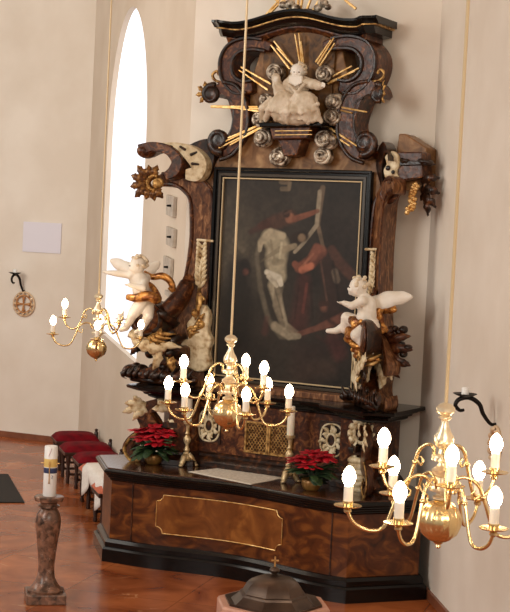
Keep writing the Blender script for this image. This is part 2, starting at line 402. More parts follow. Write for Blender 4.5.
# ------------------------------------------------------------------ altar table
AR = thing('altar_table', 'walnut altar table with black plinth, black moulded top edge and inlaid front', 'altar', loc2w(0, 0), ANG)
def front(u): return 1.03-.17*(math.cos(PI*min(1, abs(u)/1.15))+1)/2-.0
def mensa_plan(g=0.0):
    pts = [(1.38, -.18), (1.80, .42), (1.31, 1.02)]
    k = 24
    cur = [(1.2-2.4*i/k, front(1.2-2.4*i/k)) for i in range(k+1)]
    L = [(-1.40, 1.04), (-1.90, .46), (-1.40, -.18)]
    return [(x, -w) for x, w in pts+cur+L]
mp_ = mensa_plan()
MB().plan(mp_, .12, .90).build('body', M['burl'], AR, angle=25)
MB().mould(mp_, [(.075, 0), (.075, .13), (.06, .15), (.045, .155), (.045, .20), (.02, .23), (.0, .235), (-.02, .235)]).build('plinth', M['black'], AR, angle=25)
MB().mould(mp_, [(.0, .835), (.012, .84), (.02, .852), (.02, .862), (.03, .868), (.042, .876), (.042, .888), (.05, .892), (.064, .902), (.064, .914), (.074, .918), (.088, .93), (.088, .946), (.076, .956), (.07, .965), (.05, .965)]).build('top_moulding', M['black'], AR, angle=25)
MB().mould(mp_, [(.052, .955), (.052, .972), (.046, .976)]).build('top', mat('dark_walnut_top', (46, 24, 14), .22, c2=(84, 48, 26), scale=3, detail=6, dist=1.5, coat=.4), AR, angle=25)
# inlaid panel following the curved front
pu0, pu1, pz0, pz1, nr = -.86, .56, .36, .755, .075
def zr(u):
    d = min(u-pu0, pu1-u)
    if d < 0: return 0
    if d < nr: return (pz1-pz0)/2-math.sqrt(max(0, nr*nr-d*d))*.9
    return (pz1-pz0)/2
us = [pu0]+[pu0+nr*(k/8) for k in range(1, 9)]+[pu0+nr+.001]+list(np.linspace(pu0+nr+.05, pu1-nr-.05, 24))+[pu1-nr-.001]+[pu1-nr*(k/8) for k in range(8, 0, -1)]+[pu1]
zc = (pz0+pz1)/2; b = MB(); vs = []
for u in us: vs += [(u, -(front(u)+.004), zc-zr(u)), (u, -(front(u)+.004), zc+zr(u)), (u, -(front(u)-.01), zc-zr(u)), (u, -(front(u)-.01), zc+zr(u))]
fs = []
for i in range(len(us)-1):
    a = i*4; c = a+4; fs += [(a, c, c+1, a+1), (a+2, a+3, c+3, c+2), (a+1, c+1, c+3, a+3), (a, a+2, c+2, c)]
fs += [(0, 1, 3, 2), (len(us)*4-4, len(us)*4-2, len(us)*4-1, len(us)*4-3)]
b.add(vs, fs); pan = b.build('front_panel', M['burlpanel'], AR, angle=30)
loop = [(u, -(front(u)+.005), zc+zr(u)) for u in us]+[(u, -(front(u)+.005), zc-zr(u)) for u in us[::-1]]
MB().tube(loop, .0055, 6, closed=True).build('gold_inlay', M['gold'], pan)
for s in (-1, 1):   # thin dark joints where the front bends
    MB().box((s*1.14, -(front(1.14)+.0), .54), (.012, .012, .62)).build('joint_strip', M['dark'], AR)

# ------------------------------------------------------------------ altarpiece
RE = thing('altarpiece', 'tall carved baroque altarpiece of marbled wood rising behind the altar table', 'altarpiece', loc2w(0, 0), ANG); RE['concave'] = 1
def both(fn, name, mt, **kw):
    left = kw.pop('left', False); push = kw.pop('push', 0)
    a = fn(); a.v = [(x, y-push, z) for x, y, z in a.v]; o = a.build(name, mt, RE, **kw)
    if left: return o
    o2 = a.mirror().build(name, mt, RE, **kw); return o, o2
# predella
pp = [(1.36, .33), (1.36, -.1), (1.15, -.36), (.86, -.36), (.84, -.25), (-.84, -.25), (-.86, -.36), (-1.15, -.36), (-1.36, -.1), (-1.36, .33)]
MB().plan(pp, .979, 1.70).build('predella', M['redwood'], RE, smooth=False)
MB().mould(pp, [(.07, .979), (.07, 1.03), (.05, 1.06), (.02, 1.085), (.02, 1.11), (0, 1.13)]).build('predella_base', M['dark'], RE, angle=25)
cpn = [(1.5, .33), (1.5, -.2), (1.28, -.42), (.86, -.42), (.78, -.28), (-.78, -.28), (-.86, -.42), (-1.28, -.42), (-1.5, -.2), (-1.5, .33)]
MB().mould(cpn, [(-.03, 1.66), (.0, 1.675), (.0, 1.69), (.04, 1.70), (.05, 1.72), (.1, 1.735), (.115, 1.75), (.2, 1.765), (.205, 1.79), (.19, 1.80), (.1, 1.805)]).build('predella_cornice', M['black'], RE, angle=25)
MB().box((0, -.13, 1.835), (1.9, .22, .07)).build('ledge', M['pillar'], RE, bevel=.01)
# small raised frame on the predella and lattice doors
for s in (-1, 1):
    fr = MB()
    x0, x1, z0, z1 = (.012, .27, 1.19, 1.50)
    if s < 0: x0, x1 = -x1, -x0
    for a, c in (((x0+x1)/2, z0), ((x0+x1)/2, z1)): fr.box((a, -.265, c), (x1-x0, .03, .02))
    for a in (x0, x1): fr.box((a, -.265, (z0+z1)/2), (.02, .03, z1-z0+.02))
    dr = fr.build('tabernacle_door', M['oldgold'], RE, smooth=False)
    lt = MB(); k = 7
    for i in range(-6, 10):
        for dd in (1, -1):
            # diagonal bars clipped to the door
            c0 = x0+(x1-x0)*i/k*1.0
            pts = []
            for t in np.linspace(0, 1, 30):
                zz = z0+(z1-z0)*t; xx = c0+dd*(z1-z0)*.75*t + (0 if dd > 0 else (x1-x0)*.45)
                if x0 <= xx <= x1: pts.append((xx, -.262, zz))
            if len(pts) > 2: lt.tube([pts[0], pts[-1]], .0045, 5)
    lt.build('lattice', M['oldgold'], dr)
# cartouches on the predella
def cartouche(cu, cz, su, sz, wv, hole_r=.4):
    b = MB(); path = []
    for k in range(33):
        a = 2*PI*k/32; e = 2.8; x = math.copysign(abs(math.cos(a))**(2/e), math.cos(a)); y = math.copysign(abs(math.sin(a))**(2/e), math.sin(a))
        path.append((cu+x*su, -wv, cz+y*sz))
    b.tube(path[:-1], .011, 6, closed=True)
    b.tube([(cu+math.cos(2*PI*k/20)*su*hole_r, -wv-.01, cz+math.sin(2*PI*k/20)*sz*hole_r) for k in range(20)], .013, 6, closed=True)
    for k in range(12):
        a = 2*PI*k/12+.2; x, y = math.cos(a), math.sin(a)
        q = Vector((cu+x*su*.5, -wv-.005, cz+y*sz*.5)); e_ = Vector((cu+x*su*.98+(.02 if k % 2 else -.02), -wv-.02, cz+y*sz*.98))
        b.leaf([q, (q+e_)/2+Vector((y*.02, -.012, -x*.02)), e_], .026, 2, dip=.3, th=.01)
    return b
for s in (-1, 1):
    cartouche(s*.72, 1.41, .125, .165, .262).build('cartouche', M['cream'], RE, smooth='all')
    MB().prism([(s*.58, 1.22), (s*.86, 1.22), (s*.86, 1.60), (s*.58, 1.60)], .24, .262).build('cartouche_panel', M['dark'], RE, smooth=False)
# corner consoles of the predella
def console():
    b = MB()
    b.prism(ribbon([(-1.32, 1.60), (-1.50, 1.52), (-1.43, 1.38), (-1.40, 1.28), (-1.58, 1.22), (-1.66, 1.10), (-1.52, 1.00), (-1.40, 1.06)], [.12, .14, .18, .2, .12, .10, .09, .05]), .22, .36)
    return b
both(console, 'console', M['redwood'], push=-.06, bevel=.012)
def console_rim():
    b = MB(); b.tube([(x, -.37, z) for x, z in curve2([(-1.50, 1.30), (-1.62, 1.22), (-1.68, 1.10), (-1.60, .99), (-1.50, 1.0), (-1.46, 1.08), (-1.52, 1.14)])], .018, 7)
    return b
both(console_rim, 'console_rim', M['oldgold'], push=-.06)
def console_gilt():
    b = MB()
    for (a, c, d, e, wd) in ((-1.46, 1.58, -1.68, 1.60, .05), (-1.46, 1.56, -1.70, 1.50, .05), (-1.45, 1.54, -1.58, 1.42, .045), (-1.50, 1.60, -1.58, 1.68, .04), (-1.2, 1.56, -1.3, 1.66, .05), (-1.18, 1.55, -1.36, 1.55, .045)):
        b.leaf([(a, -.36, c), ((a+d)/2, -.43, (c+e)/2+.01), (d, -.40, e)], wd, 3)
    return b
both(console_gilt, 'console_leaf', M['cream'], push=-.06, smooth='all')
def console_face():
    b = MB()
    for z in (1.12, 1.165, 1.21, 1.255, 1.30): b.cap((-1.16, -.40, z), (-1.04, -.42, z+.006), .024, .024)
    b.leaf([(-1.10, -.37, 1.5), (-1.10, -.43, 1.43), (-1.10, -.43, 1.34)], .075, 3)
    return b
both(console_face, 'console_shell', M['cream'], push=-.06, smooth='all')
def console_block():
    b = MB(); b.box((-1.10, -.40, 1.39), (.22, .09, .06)); b.prism(ribbon([(-1.0, 1.58), (-1.06, 1.48), (-.98, 1.40), (-.95, 1.25), (-.98, 1.12)], [.04, .05, .07, .05, .07]), .36, .42)
    return b
both(console_block, 'console_scroll', M['dark'], push=-.06, bevel=.01)

# backboard behind the painting and the crest
bbl = [(-1.02, 1.80), (-1.06, 3.0), (-1.10, 3.9), (-1.02, 4.12), (-.92, 4.26), (-.80, 4.34), (-.66, 4.42), (-.60, 4.6), (-.58, 4.8), (-.58, 5.05), (-.50, 5.3), (-.46, 5.46)]
MB().prism(bbl+[(-x, z) for x, z in bbl[::-1]], -.33, -.02).build('backboard', M['tan'], RE, smooth=False, bevel=.015)
crl = [(-.42, 4.62), (-.40, 5.0), (-.42, 5.3), (-.40, 5.47), (-.2, 5.56)]
MB().prism(crl+[(-x, z) for x, z in crl[::-1]], -.02, .02).build('crest_field', M['goldbrown'], RE, smooth=False, bevel=.01)

# side masses with the sweeping lower scrolls
w0 = .02
sm = TT([(190, 200), (190.5, 222), (190, 241), (186.5, 268), (181, 292), (172, 310), (160, 321), (150, 330), (141, 338), (143, 347), (155, 349), (164, 360), (160, 370), (145, 373), (146, 366), (142, 370), (141, 375), (146, 380), (158, 385), (206, 393), (208, 330), (212, 290), (216, 240), (216, 205), (213, 190), (205, 180), (195, 174), (180, 171), (166, 174), (160, 180), (163, 187), (174, 187), (183, 190)], w0)
sm = curve2(sm+[sm[0]], 3)[:-1]
both(lambda: MB().prism(sm, -.30, w0), 'side_scroll_board', M['pillar'], bevel=.012)
def rim():
    b = MB()
    o = curve2(TT([(163, 185), (176, 185), (186, 191), (192.5, 204), (193, 241), (189, 268), (183.5, 292), (175, 312), (162, 325), (148, 336)], w0))
    b.tube([(x, -w0-.005, z) for x, z in o], .022, 7)
    o = curve2(TT([(166, 175), (182, 174), (195, 177), (205, 183), (211, 192), (213, 206), (212.5, 240), (209, 290), (206, 320)], w0))
    b.tube([(x, -w0-.005, z) for x, z in o], .02, 7)
    o = curve2(TT([(171, 178), (184, 178), (195, 183), (202, 193), (203, 206), (203, 240), (200, 262)], w0))
    b.tube([(x, -w0, z) for x, z in o], .012, 6)
    return b
both(rim, 'side_scroll_moulding', M['redwood'])
# swelling sweep below the pillar
def sweep():
    b = MB()
    P = [(-1.14, 2.92), (-1.18, 2.76), (-1.28, 2.60), (-1.42, 2.48), (-1.54, 2.40)]
    b.tube([(x, -.12-.05*i, z) for i, (x, z) in enumerate(curve2(P, 4))][:1]+[(x, -(.1+.25*i/16), z) for i, (x, z) in enumerate(curve2(P, 4))], [.07]+[.075+.03*math.sin(i/16*PI) for i in range(len(curve2(P, 4)))], 12)
    return b
both(sweep, 'sweeping_scroll', M['redwood'], smooth='all')
# the round volutes on which the putti sit
VC = (-1.43, 2.50)
def volute():
    b = MB()
    n = 28; ro, ri = .19, .12
    ring = [(VC[0]+ro*math.cos(2*PI*k/n), VC[1]+ro*math.sin(2*PI*k/n)) for k in range(n)]
    b.prism(ring, .10, .44)
    return b
both(volute, 'volute', M['dark'], bevel=.03)
both(lambda: MB().spiral(VC, .165, 1.6, .034, .45, 1, .6), 'volute_spiral', M['redwood'], smooth='all')
def low_scroll():
    b = MB()
    b.prism(ribbon([(-1.10, 2.22), (-1.15, 2.10), (-1.26, 2.00), (-1.36, 1.95), (-1.46, 1.92), (-1.52, 1.91)], [.06, .18, .20, .12, .10, .08]), .0, .34)
    return b
both(low_scroll, 'lower_scroll', M['redwood'], bevel=.04)
def low_knobs():
    b = MB()
    for (u, z, r, w) in ((-1.72, 1.93, .095, .18), (-1.58, 1.945, .085, .22), (-1.46, 1.92, .08, .26), (-1.34, 1.90, .085, .30), (-1.20, 1.90, .085, .34), (-1.06, 1.90, .08, .36), (-1.64, 1.99, .05, .22), (-1.40, 1.99, .055, .28), (-1.26, 2.00, .055, .32), (-1.12, 1.99, .055, .34), (-.96, 1.90, .065, .36), (-.88, 1.88, .05, .36)):
        b.ell((u, -w, z), (r, r*.9, r*.8))
    for k in range(12):
        u = -1.78+.075*k; b.leaf([(u, -(.20+.016*k), 1.86), (u+.03, -(.30+.012*k), 1.90), (u+.09, -(.27+.012*k), 1.99)], .035, 2, depth=.4)
    b.tube([(-1.70, -.18, 1.86), (-1.4, -.28, 1.845), (-1.0, -.34, 1.85), (-.88, -.34, 1.86)], .04, 8)
    return b
both(low_knobs, 'lower_scroll_boss', M['dark'], smooth='all')
def low_leaf():
    b = MB()
    b.leaf([(-1.60, -.44, 2.36), (-1.42, -.50, 2.24), (-1.26, -.50, 2.20), (-1.08, -.46, 2.27)], .075, 5, depth=.5)
    b.leaf([(-1.30, -.44, 2.22), (-1.24, -.50, 2.10), (-1.30, -.46, 1.98)], .07, 4, depth=.5)
    b.leaf([(-1.26, -.42, 2.16), (-1.16, -.48, 2.24), (-1.0, -.42, 2.22)], .05, 3, depth=.5)
    return b
both(low_leaf, 'acanthus', M['cream'], smooth='all')
def low_leaf2():
    b = MB()
    b.leaf([(-1.2, -.36, 2.14), (-1.12, -.44, 2.06), (-1.10, -.42, 1.96)], .07, 4, depth=.5)
    for k in range(5): b.leaf([(-1.28, -.40, 2.42-.012*k), (-1.22-.05*k, -.47, 2.36-.03*k), (-1.08-.02*k, -.42, 2.36-.05*k)], .03, 3, depth=.4)
    return b
both(low_leaf2, 'gilded_leaf', M['oldgold'], smooth='all')
# herringbone leaf and rocaille beside the frame
def herring():
    b = MB()
    cx = -1.02; z0, z1 = 2.86, 3.28
    b.tube([(cx-.02, -.06, z0-.05), (cx, -.08, (z0+z1)/2), (cx+.02, -.06, z1+.04)], [.02, .018, .012], 7)
    for k in range(9):
        z = z0+(z1-z0)*k/8
        for s in (-1, 1): b.leaf([(cx, -.06, z), (cx+s*.04, -.09, z+.04), (cx+s*(.075-.003*k), -.07, z+.085)], .022, 2, depth=.2)
    b.cap((cx-.06, -.07, z1+.08), (cx+.12, -.07, z1+.075), .014, .014)
    return b
both(herring, 'herringbone_leaf', M['cream'], smooth='all')
def rocaille():
    b = MB()
    prof = TT([(196, 305), (205, 306), (209, 318), (207, 330), (211, 340), (208, 352), (209, 366), (199, 372), (186, 366), (178, 356), (181, 344), (190, 334), (187, 324), (193, 315)], .13)
    b.prism(curve2(prof+[prof[0]], 4)[:-1], .03, .13)
    return b
both(rocaille, 'rocaille', M['cream'], bevel=.015)
def rocaille_rel():
    b = MB()
    for (c, r, d, a) in (((-1.0, 2.72), .055, 1, 0), ((-1.06, 2.58), .06, -1, 1), ((-.98, 2.46), .06, 1, 2), ((-1.08, 2.38), .07, -1, 3)):
        b.spiral((c[0]+.03, c[1]), r*.8, 1.3, .016, .14, d, a)
    b.leaf([(-.99, -.15, 2.80), (-.97, -.18, 2.66), (-1.02, -.15, 2.5)], .04, 4)
    for k in range(6): b.leaf([(-1.08+.02*k, -.13, 2.30+.03*k), (-1.04+.02*k, -.18, 2.36+.035*k), (-.96+.01*k, -.14, 2.38+.04*k)], .03, 2)
    return b
both(rocaille_rel, 'rocaille_scroll', M['oldgold'], smooth='all')
# upper side corners: curled arm, cartouche arch, acanthus
wa = .10
def arm():
    b = MB()
    b.prism(ribbon(TT([(150, 153), (162, 149), (176, 152), (184, 162), (181, 172), (173, 178)], wa), [.13, .10, .10, .13, .13, .08]), -.05, .22)
    b.ell(tuple(Q(152, 153, .12)), (.10, .12, .08))
    return b
both(arm, 'curled_arm', M['redwood'], bevel=.03, left=True)
def armcart():
    b = MB()
    o = ribbon(TT([(160, 150), (172, 148), (186, 150), (196, 156), (202, 165), (199, 174), (190, 175)], wa), [.06, .08, .12, .17, .19, .17, .10])
    b.prism(o, .05, .17)
    return b
both(armcart, 'corner_cartouche', M['cream'], bevel=.02, left=True)
for (x0, y0, x1, y1) in ((192, 155, 197, 152.5), (193, 164, 199, 164.5), (186, 150, 182, 147.5), (174, 148, 170, 147)):
    both(lambda: MB().cap(Q(x0, y0, .175), Q(x1, y1, .175), .016, .012), 'cartouche_slot', M['dark'], smooth='all', left=True)
def backarm():
    b = MB(); b.prism(curve2(TT([(183, 158), (190, 148), (202, 141), (212, 140), (216, 152), (214, 168), (208, 180), (200, 178), (206, 166), (203, 155), (196, 150), (186, 152)], 0), 3), -.2, .04); return b
both(backarm, 'corner_scroll', M['dark'], bevel=.015)
AC = T(160, 184, .14)
def acan():
    b = MB()
    for k in range(9):
        a = R_(80+k*28); c, s_ = math.cos(a), math.sin(a); L = .25 if k in (2, 3, 4, 5) else .19
        p0 = Vector((AC[0]+c*.05, -.16, AC[1]+s_*.04)); p2 = Vector((AC[0]+c*(L+.02), -.19, AC[1]+s_*L)); p1 = (p0+p2)/2+Vector((0, -.06, 0))
        b.leaf([p0, p1, p2], .062, 4, depth=.55)
    return b
both(acan, 'corner_acanthus', mat('umber_gilt', (86, 52, 28), .35, .4, c2=(170, 120, 62), scale=22, lo=.45, hi=.7), smooth='all', left=True)
def acbead():
    b = MB()
    for k in range(11):
        a = R_(70+k*20); b.ell((AC[0]+math.cos(a)*.075+.02, -.22, AC[1]+math.sin(a)*.075), (.017, .02, .017), n=8, m_=6)
    b.spiral((AC[0]+.05, AC[1]-.01), .06, 1.3, .018, .2, 1, 0)
    return b
both(acbead, 'corner_gilt_scroll', M['oldgold'], smooth='all', left=True)
# right capital block with gilded cascade (the corner seen from its inner face)
cb = MB(); cb.prism(TT([(396, 152), (424, 152), (425, 178), (405, 181), (397, 178)], .10), -.1, .16); cb.build('corner_block', M['redwood'], None, smooth=False, bevel=.015).parent = RE
cs = MB()
for k in range(26):
    t = k/25; x, y = 417-8*t, 184+29*t
    p = Q(x+random.uniform(-4, 4)*(1-.3*t), y, .24); cs.ell(tuple(p), (.028, .025, .022), n=8, m_=6)
cs.build('gilded_fruit_cascade', M['gold'], None, smooth='all').parent = RE
cl = MB()
for k, (x0, y0, x1, y1, wd) in enumerate(((421, 182, 440, 178, .05), (421, 190, 440, 194, .06), (421, 196, 436, 208, .06), (425, 200, 428, 216, .05), (413, 162, 436, 165, .03), (396, 162, 412, 163, .03))):
    cl.leaf([Q(x0, y0, .1), Q((x0+x1)/2, (y0+y1)/2-2, .2), Q(x1, y1, .12)], wd, 3, depth=.5)
cl.build('corner_leaf', M['dark'], None, smooth='all').parent = RE

# crest: big C-scrolls, entablature scrolls, arched cornice
def cscroll():
    b = MB()
    b.prism(ribbon([(-.30, 5.40), (-.50, 5.44), (-.70, 5.42), (-.83, 5.28), (-.80, 5.10), (-.66, 4.99), (-.50, 5.0)], [.10, .15, .17, .19, .19, .17, .12]), -.30, .08)
    return b
both(cscroll, 'crest_scroll', M['redwood'], bevel=.025)
def cedge():
    b = MB()
    b.tube([(x, -.09, z) for x, z in curve2([(-.36, 5.36), (-.50, 5.38), (-.66, 5.36), (-.75, 5.26), (-.73, 5.12), (-.62, 5.05), (-.50, 5.06)])], .022, 7)
    b.tube([(x, -.09, z) for x, z in curve2([(-.40, 5.48), (-.60, 5.50), (-.80, 5.44), (-.90, 5.28), (-.87, 5.08), (-.72, 4.93), (-.56, 4.93)])], .02, 7)
    return b
both(cedge, 'crest_scroll_rim', M['dark'])
def escroll():
    b = MB()
    b.prism(ribbon([(-.95, 4.90), (-.86, 4.98), (-.74, 4.94), (-.66, 4.80), (-.62, 4.62), (-.66, 4.48), (-.76, 4.36), (-.86, 4.32), (-.93, 4.38)], [.05, .14, .16, .18, .18, .18, .16, .13, .12]), -.25, .10)
    return b
both(escroll, 'crest_side_scroll', M['redwood'], bevel=.025)
def escroll_sp():
    b = MB()
    b.spiral((-.97, 4.91), .10, 1.4, .036, .11, 1, 1.2)
    b.spiral((-.85, 4.42), .125, 1.4, .046, .11, -1, -1.2)
    b.tube([(x, -.10, z) for x, z in curve2([(-.84, 5.04), (-.68, 5.0), (-.56, 4.84), (-.52, 4.62), (-.56, 4.44), (-.68, 4.28), (-.84, 4.22)])], .022, 7)
    b.tube([(x, -.09, z) for x, z in curve2([(-.80, 4.88), (-.72, 4.82), (-.70, 4.66), (-.73, 4.50), (-.80, 4.42)])], .016, 7)
    return b
both(escroll_sp, 'crest_side_volute', M['dark'], smooth='all')
def eleaf():
    b = MB()
    for a in (70, 110, 150, 190, 230): b.leaf([(-1.02, -.06, 4.92), (-1.02+math.cos(R_(a))*.08, -.12, 4.92+math.sin(R_(a))*.08), (-1.02+math.cos(R_(a))*.15, -.08, 4.92+math.sin(R_(a))*.13)], .035, 3, depth=.5)
    b.tube([(x, -.06, z) for x, z in curve2([(-.86, 5.04), (-.96, 5.06), (-1.0, 5.12), (-.95, 5.16), (-.92, 5.12)])], .016, 6)
    return b
both(eleaf, 'crest_leaf', M['oldgold'], smooth='all')
# cornice: swept in u with the moulding profile in (w, z)
def zc_(u):
    a = abs(u)
    if a > .68: base = 5.585+.20*(a-.68)**1.5
    else: base = 5.585+.115*(math.cos(PI*a/.68)+1)/2
    return base
def cornice(prof, wid, name, mt):
    b = MB(); k = 48; vs = []; fs = []; n = len(prof)
    for i in range(k+1):
        u = -wid+2*wid*i/k; sl = .10*max(0, 1-abs(abs(u)-.82)/.1) if abs(u) > .72 else 0
        for (w, dz) in prof: vs.append((u, -(w+sl if w > 0 else w), zc_(u)+dz))
    for i in range(k):
        for j in range(n): fs.append((i*n+j, i*n+(j+1) % n, (i+1)*n+(j+1) % n, (i+1)*n+j))
    fs.append(tuple(range(n))); fs.append(tuple(range(k*n, (k+1)*n)))
    b.add(vs, fs); return b.build(name, mt, RE, angle=30)
cornice([(-.3, .07), (.22, .07), (.22, .045), (.18, .02), (.16, .0), (-.3, .0)], .95, 'crest_cornice', M['black'])
cornice([(-.3, .0), (.165, .0), (.165, -.012), (-.3, -.012)], .925, 'cornice_fillet', M['oldgold'])
cornice([(-.3, -.01), (.13, -.01), (.12, -.04), (.09, -.075), (.08, -.085), (-.3, -.085)], .90, 'crest_architrave', M['black'])
cornice([(-.3, -.08), (.07, -.08), (.07, -.10), (.03, -.14), (-.3, -.14)], .80, 'crest_bed_moulding', M['redwood'])
# top glory
tg = MB()
for (x0, y0, x1, y1) in ((300, 12, 306, -22), (294, 12, 292, -20), (288, 10, 278, -14), (306, 12, 318, -20), (312, 12, 328, -14), (284, 8, 268, -8), (270, 13, 283, 0), (266, 15, 280, -1), (298, 12, 299, -26), (356, 9, 338, -6), (352, 6, 336, -8)):
    tg.tube([Q(x0, y0, -.02), Q(x1, y1, -.02)], [.016, .010], 5)
tg.build('top_ray', M['gold'], RE)
for (x, y, r) in ((290, 4, .06), (296, 8, .05), (283, 5, .05), (323, 3, .06), (318, 8, .05), (328, 7, .04)): MB().ell(tuple(Q(x, y, .02)), (r, r*.8, r*.8)).build('top_cloud', M['silver'], RE, smooth='all')
MB().prism([(-.2, 5.76), (-.1, 5.80), (.1, 5.80), (.2, 5.76), (.2, 5.6), (-.2, 5.6)], -.2, .02).build('top_pedestal', M['dark'], RE, bevel=.01)
# bracket below the seated figure
for (poly, wv, nm, mt) in (([(262, 123), (326, 122), (325, 127), (263, 128)], .30, 'bracket_shelf', M['black']), ([(273, 128), (314, 127), (311, 139), (276, 140)], .24, 'bracket', M['redwood']), ([(281, 140), (306, 139), (300, 156), (288, 157)], .18, 'bracket_tip', M['redwood'])):
    MB().prism(TT(poly, wv-.08), -.02, wv).build(nm, mt, RE, smooth=False, bevel=.012)
bt = MB()
for y in (131, 135): bt.tube([Q(275, y, .25), Q(312, y-.5, .25)], .006, 5)
bt.build('bracket_fillet', M['gold'], RE)
# clouds
for (x, y, r) in ((281, 157, .115), (264, 138, .115), (324, 156, .105), (326, 139, .105), (262, 119, .095), (334, 117, .10), (336, 102, .10), (326, 75, .10), (277, 73, .10), (330, 142, .09), (268, 100, .07)):
    c = Q(x, y, .07); b = MB(); b.ell(tuple(c), (r, .09, r*.92))
    for k in range(3): 
        q = r*(.82-.26*k); ph = random.uniform(0, 6); b.tube([(c.x+q*math.cos(ph+a*.33)*(1+.0), c.y-.05-.025*k, c.z+q*math.sin(ph+a*.33)*.9) for a in range(16)], [.006+.016*math.sin(PI*a/15) for a in range(16)], 6)
    b.build('cloud', M['silver'], RE, smooth='all')
# gilded rays: bundles of three or four
for grp in (((239, 70, 268, 90), (241, 67, 271, 84)), ((211, 107, 262, 109), (236, 108, 262, 112), (211, 106, 258, 107)),
            ((219, 148, 268, 124), (222, 143, 268, 121), (230, 145, 272, 122), (228, 138, 262, 124)),
            ((271, 45, 290, 69), (274, 41, 292, 64), (277, 48, 294, 66)), ((295, 34, 300, 62), (299, 33, 302, 62), (301, 41, 304, 64)), ((334, 38, 318, 64), (331, 40, 316, 62), (335, 43, 320, 66)),
            ((359, 68, 328, 84), (355, 71, 330, 82), (352, 66, 326, 80)), ((367, 112, 334, 106), (352, 113, 336, 109)), ((357, 146, 330, 128), (362, 149, 334, 131), (350, 146, 330, 133))):
    b = MB()
    for (x0, y0, x1, y1) in grp: b.tube([Q(x0, y0, .13), Q(x1, y1, .08)], [.010, .014], 5)
    b.build('ray_bundle', M['gold'], RE)

# ------------------------------------------------------------------ the painting
PX = altar_thing('altar_painting', 'large dark framed painting of figures around a pale body, centre of the altarpiece', 'painting', (0, 0, 1.88))
def prel(x, y, z): return (x, y, z-1.88)
g0, g1, gz0, gz1 = -.815, .81, 1.925, 4.035       # gold slip
def rect_frame(o, i, w0, w1, name, mt, par, bev=.01):
    b = MB(); a0, a1, c0, c1 = g0-o, g1+o, gz0-o, gz1+o; d0, d1, e0, e1 = g0-i, g1+i, gz0-i, gz1+i
    out = [(a0, c0), (a1, c0), (a1, c1), (a0, c1)]; inn = [(d0, e0), (d1, e0), (d1, e1), (d0, e1)]
    vs = [(u, -w1, z) for u, z in out]+[(u, -w1, z) for u, z in inn]+[(u, -w0, z) for u, z in out]+[(u, -w0, z) for u, z in inn]; fs = []
    for k in range(4):
        j = (k+1) % 4; fs += [(k, j, 4+j, 4+k), (8+k, 12+k, 12+j, 8+j), (k, 8+k, 8+j, j), (4+k, 4+j, 12+j, 12+k)]
    b.add(vs, fs); return b.build(name, mt, par, smooth=False, off=(0, 0, 1.88), bevel=bev)
fr = rect_frame(.105, .0, -.018, .05, 'frame', M['black'], PX)
rect_frame(.112, .075, .05, .075, 'outer_moulding', M['black'], fr)
rect_frame(.05, .02, .05, .062, 'inner_moulding', mat('frame_bronze', (58, 46, 30), .3), fr, .004)
rect_frame(.004, -.010, .03, .056, 'gold_slip', mat('pale_gilding', (190, 168, 130), .5, .3), fr, .003)
# canvas, painted stroke by stroke
NX, NZ = 210, 280
gx = np.linspace(g0, g1, NX); gz = np.linspace(gz0, gz1, NZ); XX, ZZ = np.meshgrid(gx, gz)
rng = np.random.RandomState(3)
def nz(sc):
    sc = int(sc*1.4+.5)
    a = rng.rand(NZ//sc+3, NX//sc+3); yy = np.linspace(0, a.shape[0]-1.01, NZ); xx = np.linspace(0, a.shape[1]-1.01, NX)
    y0 = yy.astype(int); x0 = xx.astype(int); fy = (yy-y0)[:, None]; fx = (xx-x0)[None, :]
    return (a[y0][:, x0]*(1-fy)*(1-fx)+a[y0+1][:, x0]*fy*(1-fx)+a[y0][:, x0+1]*(1-fy)*fx+a[y0+1][:, x0+1]*fy*fx)
def lc(c): return np.array(lin(c)[:3])
img = np.zeros((NZ, NX, 3))+lc((44, 36, 28))
img *= (.55+.9*nz(20)[..., None])
def stroke(pts, r, c, a=1.0, soft=.5, jit=.25):
    global img
    P = [T(x, y, 0) for x, y in pts]; rr = r if isinstance(r, (list, tuple)) else [r]*len(P)
    dm = np.full((NZ, NX), 9.0)
    if len(P) == 1: dm = np.hypot(XX-P[0][0], ZZ-P[0][1])/(rr[0]/96.0)
    for i in range(len(P)-1):
        ax, az = P[i]; bx, bz = P[i+1]; L = (bx-ax)**2+(bz-az)**2+1e-9
        t = np.clip(((XX-ax)*(bx-ax)+(ZZ-az)*(bz-az))/L, 0, 1); R = (rr[i]*(1-t)+rr[i+1]*t)/104.0
        dm = np.minimum(dm, np.hypot(XX-ax-t*(bx-ax), ZZ-az-t*(bz-az))/R)
    k = np.clip((1+soft*.5-dm)/soft, 0, 1)*a
    tone = 1+jit*(nz(7)-.5)*2
    img = img*(1-k[..., None])+(lc(c)[None, None]*tone[..., None])*k[..., None]
stroke([(232, 215), (238, 260)], [22, 30], (92, 80, 62), .55, 1.4)
stroke([(255, 200), (300, 195)], [20, 22], (62, 52, 40), .5, 1.5)
stroke([(340, 230), (352, 330)], [18, 22], (40, 30, 24), .8, 1.2)
stroke([(240, 270), (238, 330)], [14, 22], (18, 13, 11), .9, .9)
stroke([(282, 182), (291, 183), (290, 189), (283, 189)], 2.5, (112, 92, 66), .8)
stroke([(324, 188), (319, 225), (325, 250)], [3, 2.6, 2], (112, 90, 66), .8)
stroke([(321, 192), (318, 225), (304, 244), (296, 252)], [2.5, 2.5, 2, 2], (148, 132, 106), .85)
stroke([(292, 217), (276, 222), (262, 226)], [8, 8, 4], (78, 44, 28), .8)       # upper figure
stroke([(268, 224), (252, 232)], [5, 2.6], (72, 28, 18), .5, 1.0)
stroke([(291, 218)], 5, (146, 84, 52), .9); stroke([(288, 214)], 4, (40, 22, 16), .9)
stroke([(296, 219), (308, 215), (319, 211)], [3.4, 3, 2.2], (128, 66, 38), .85)
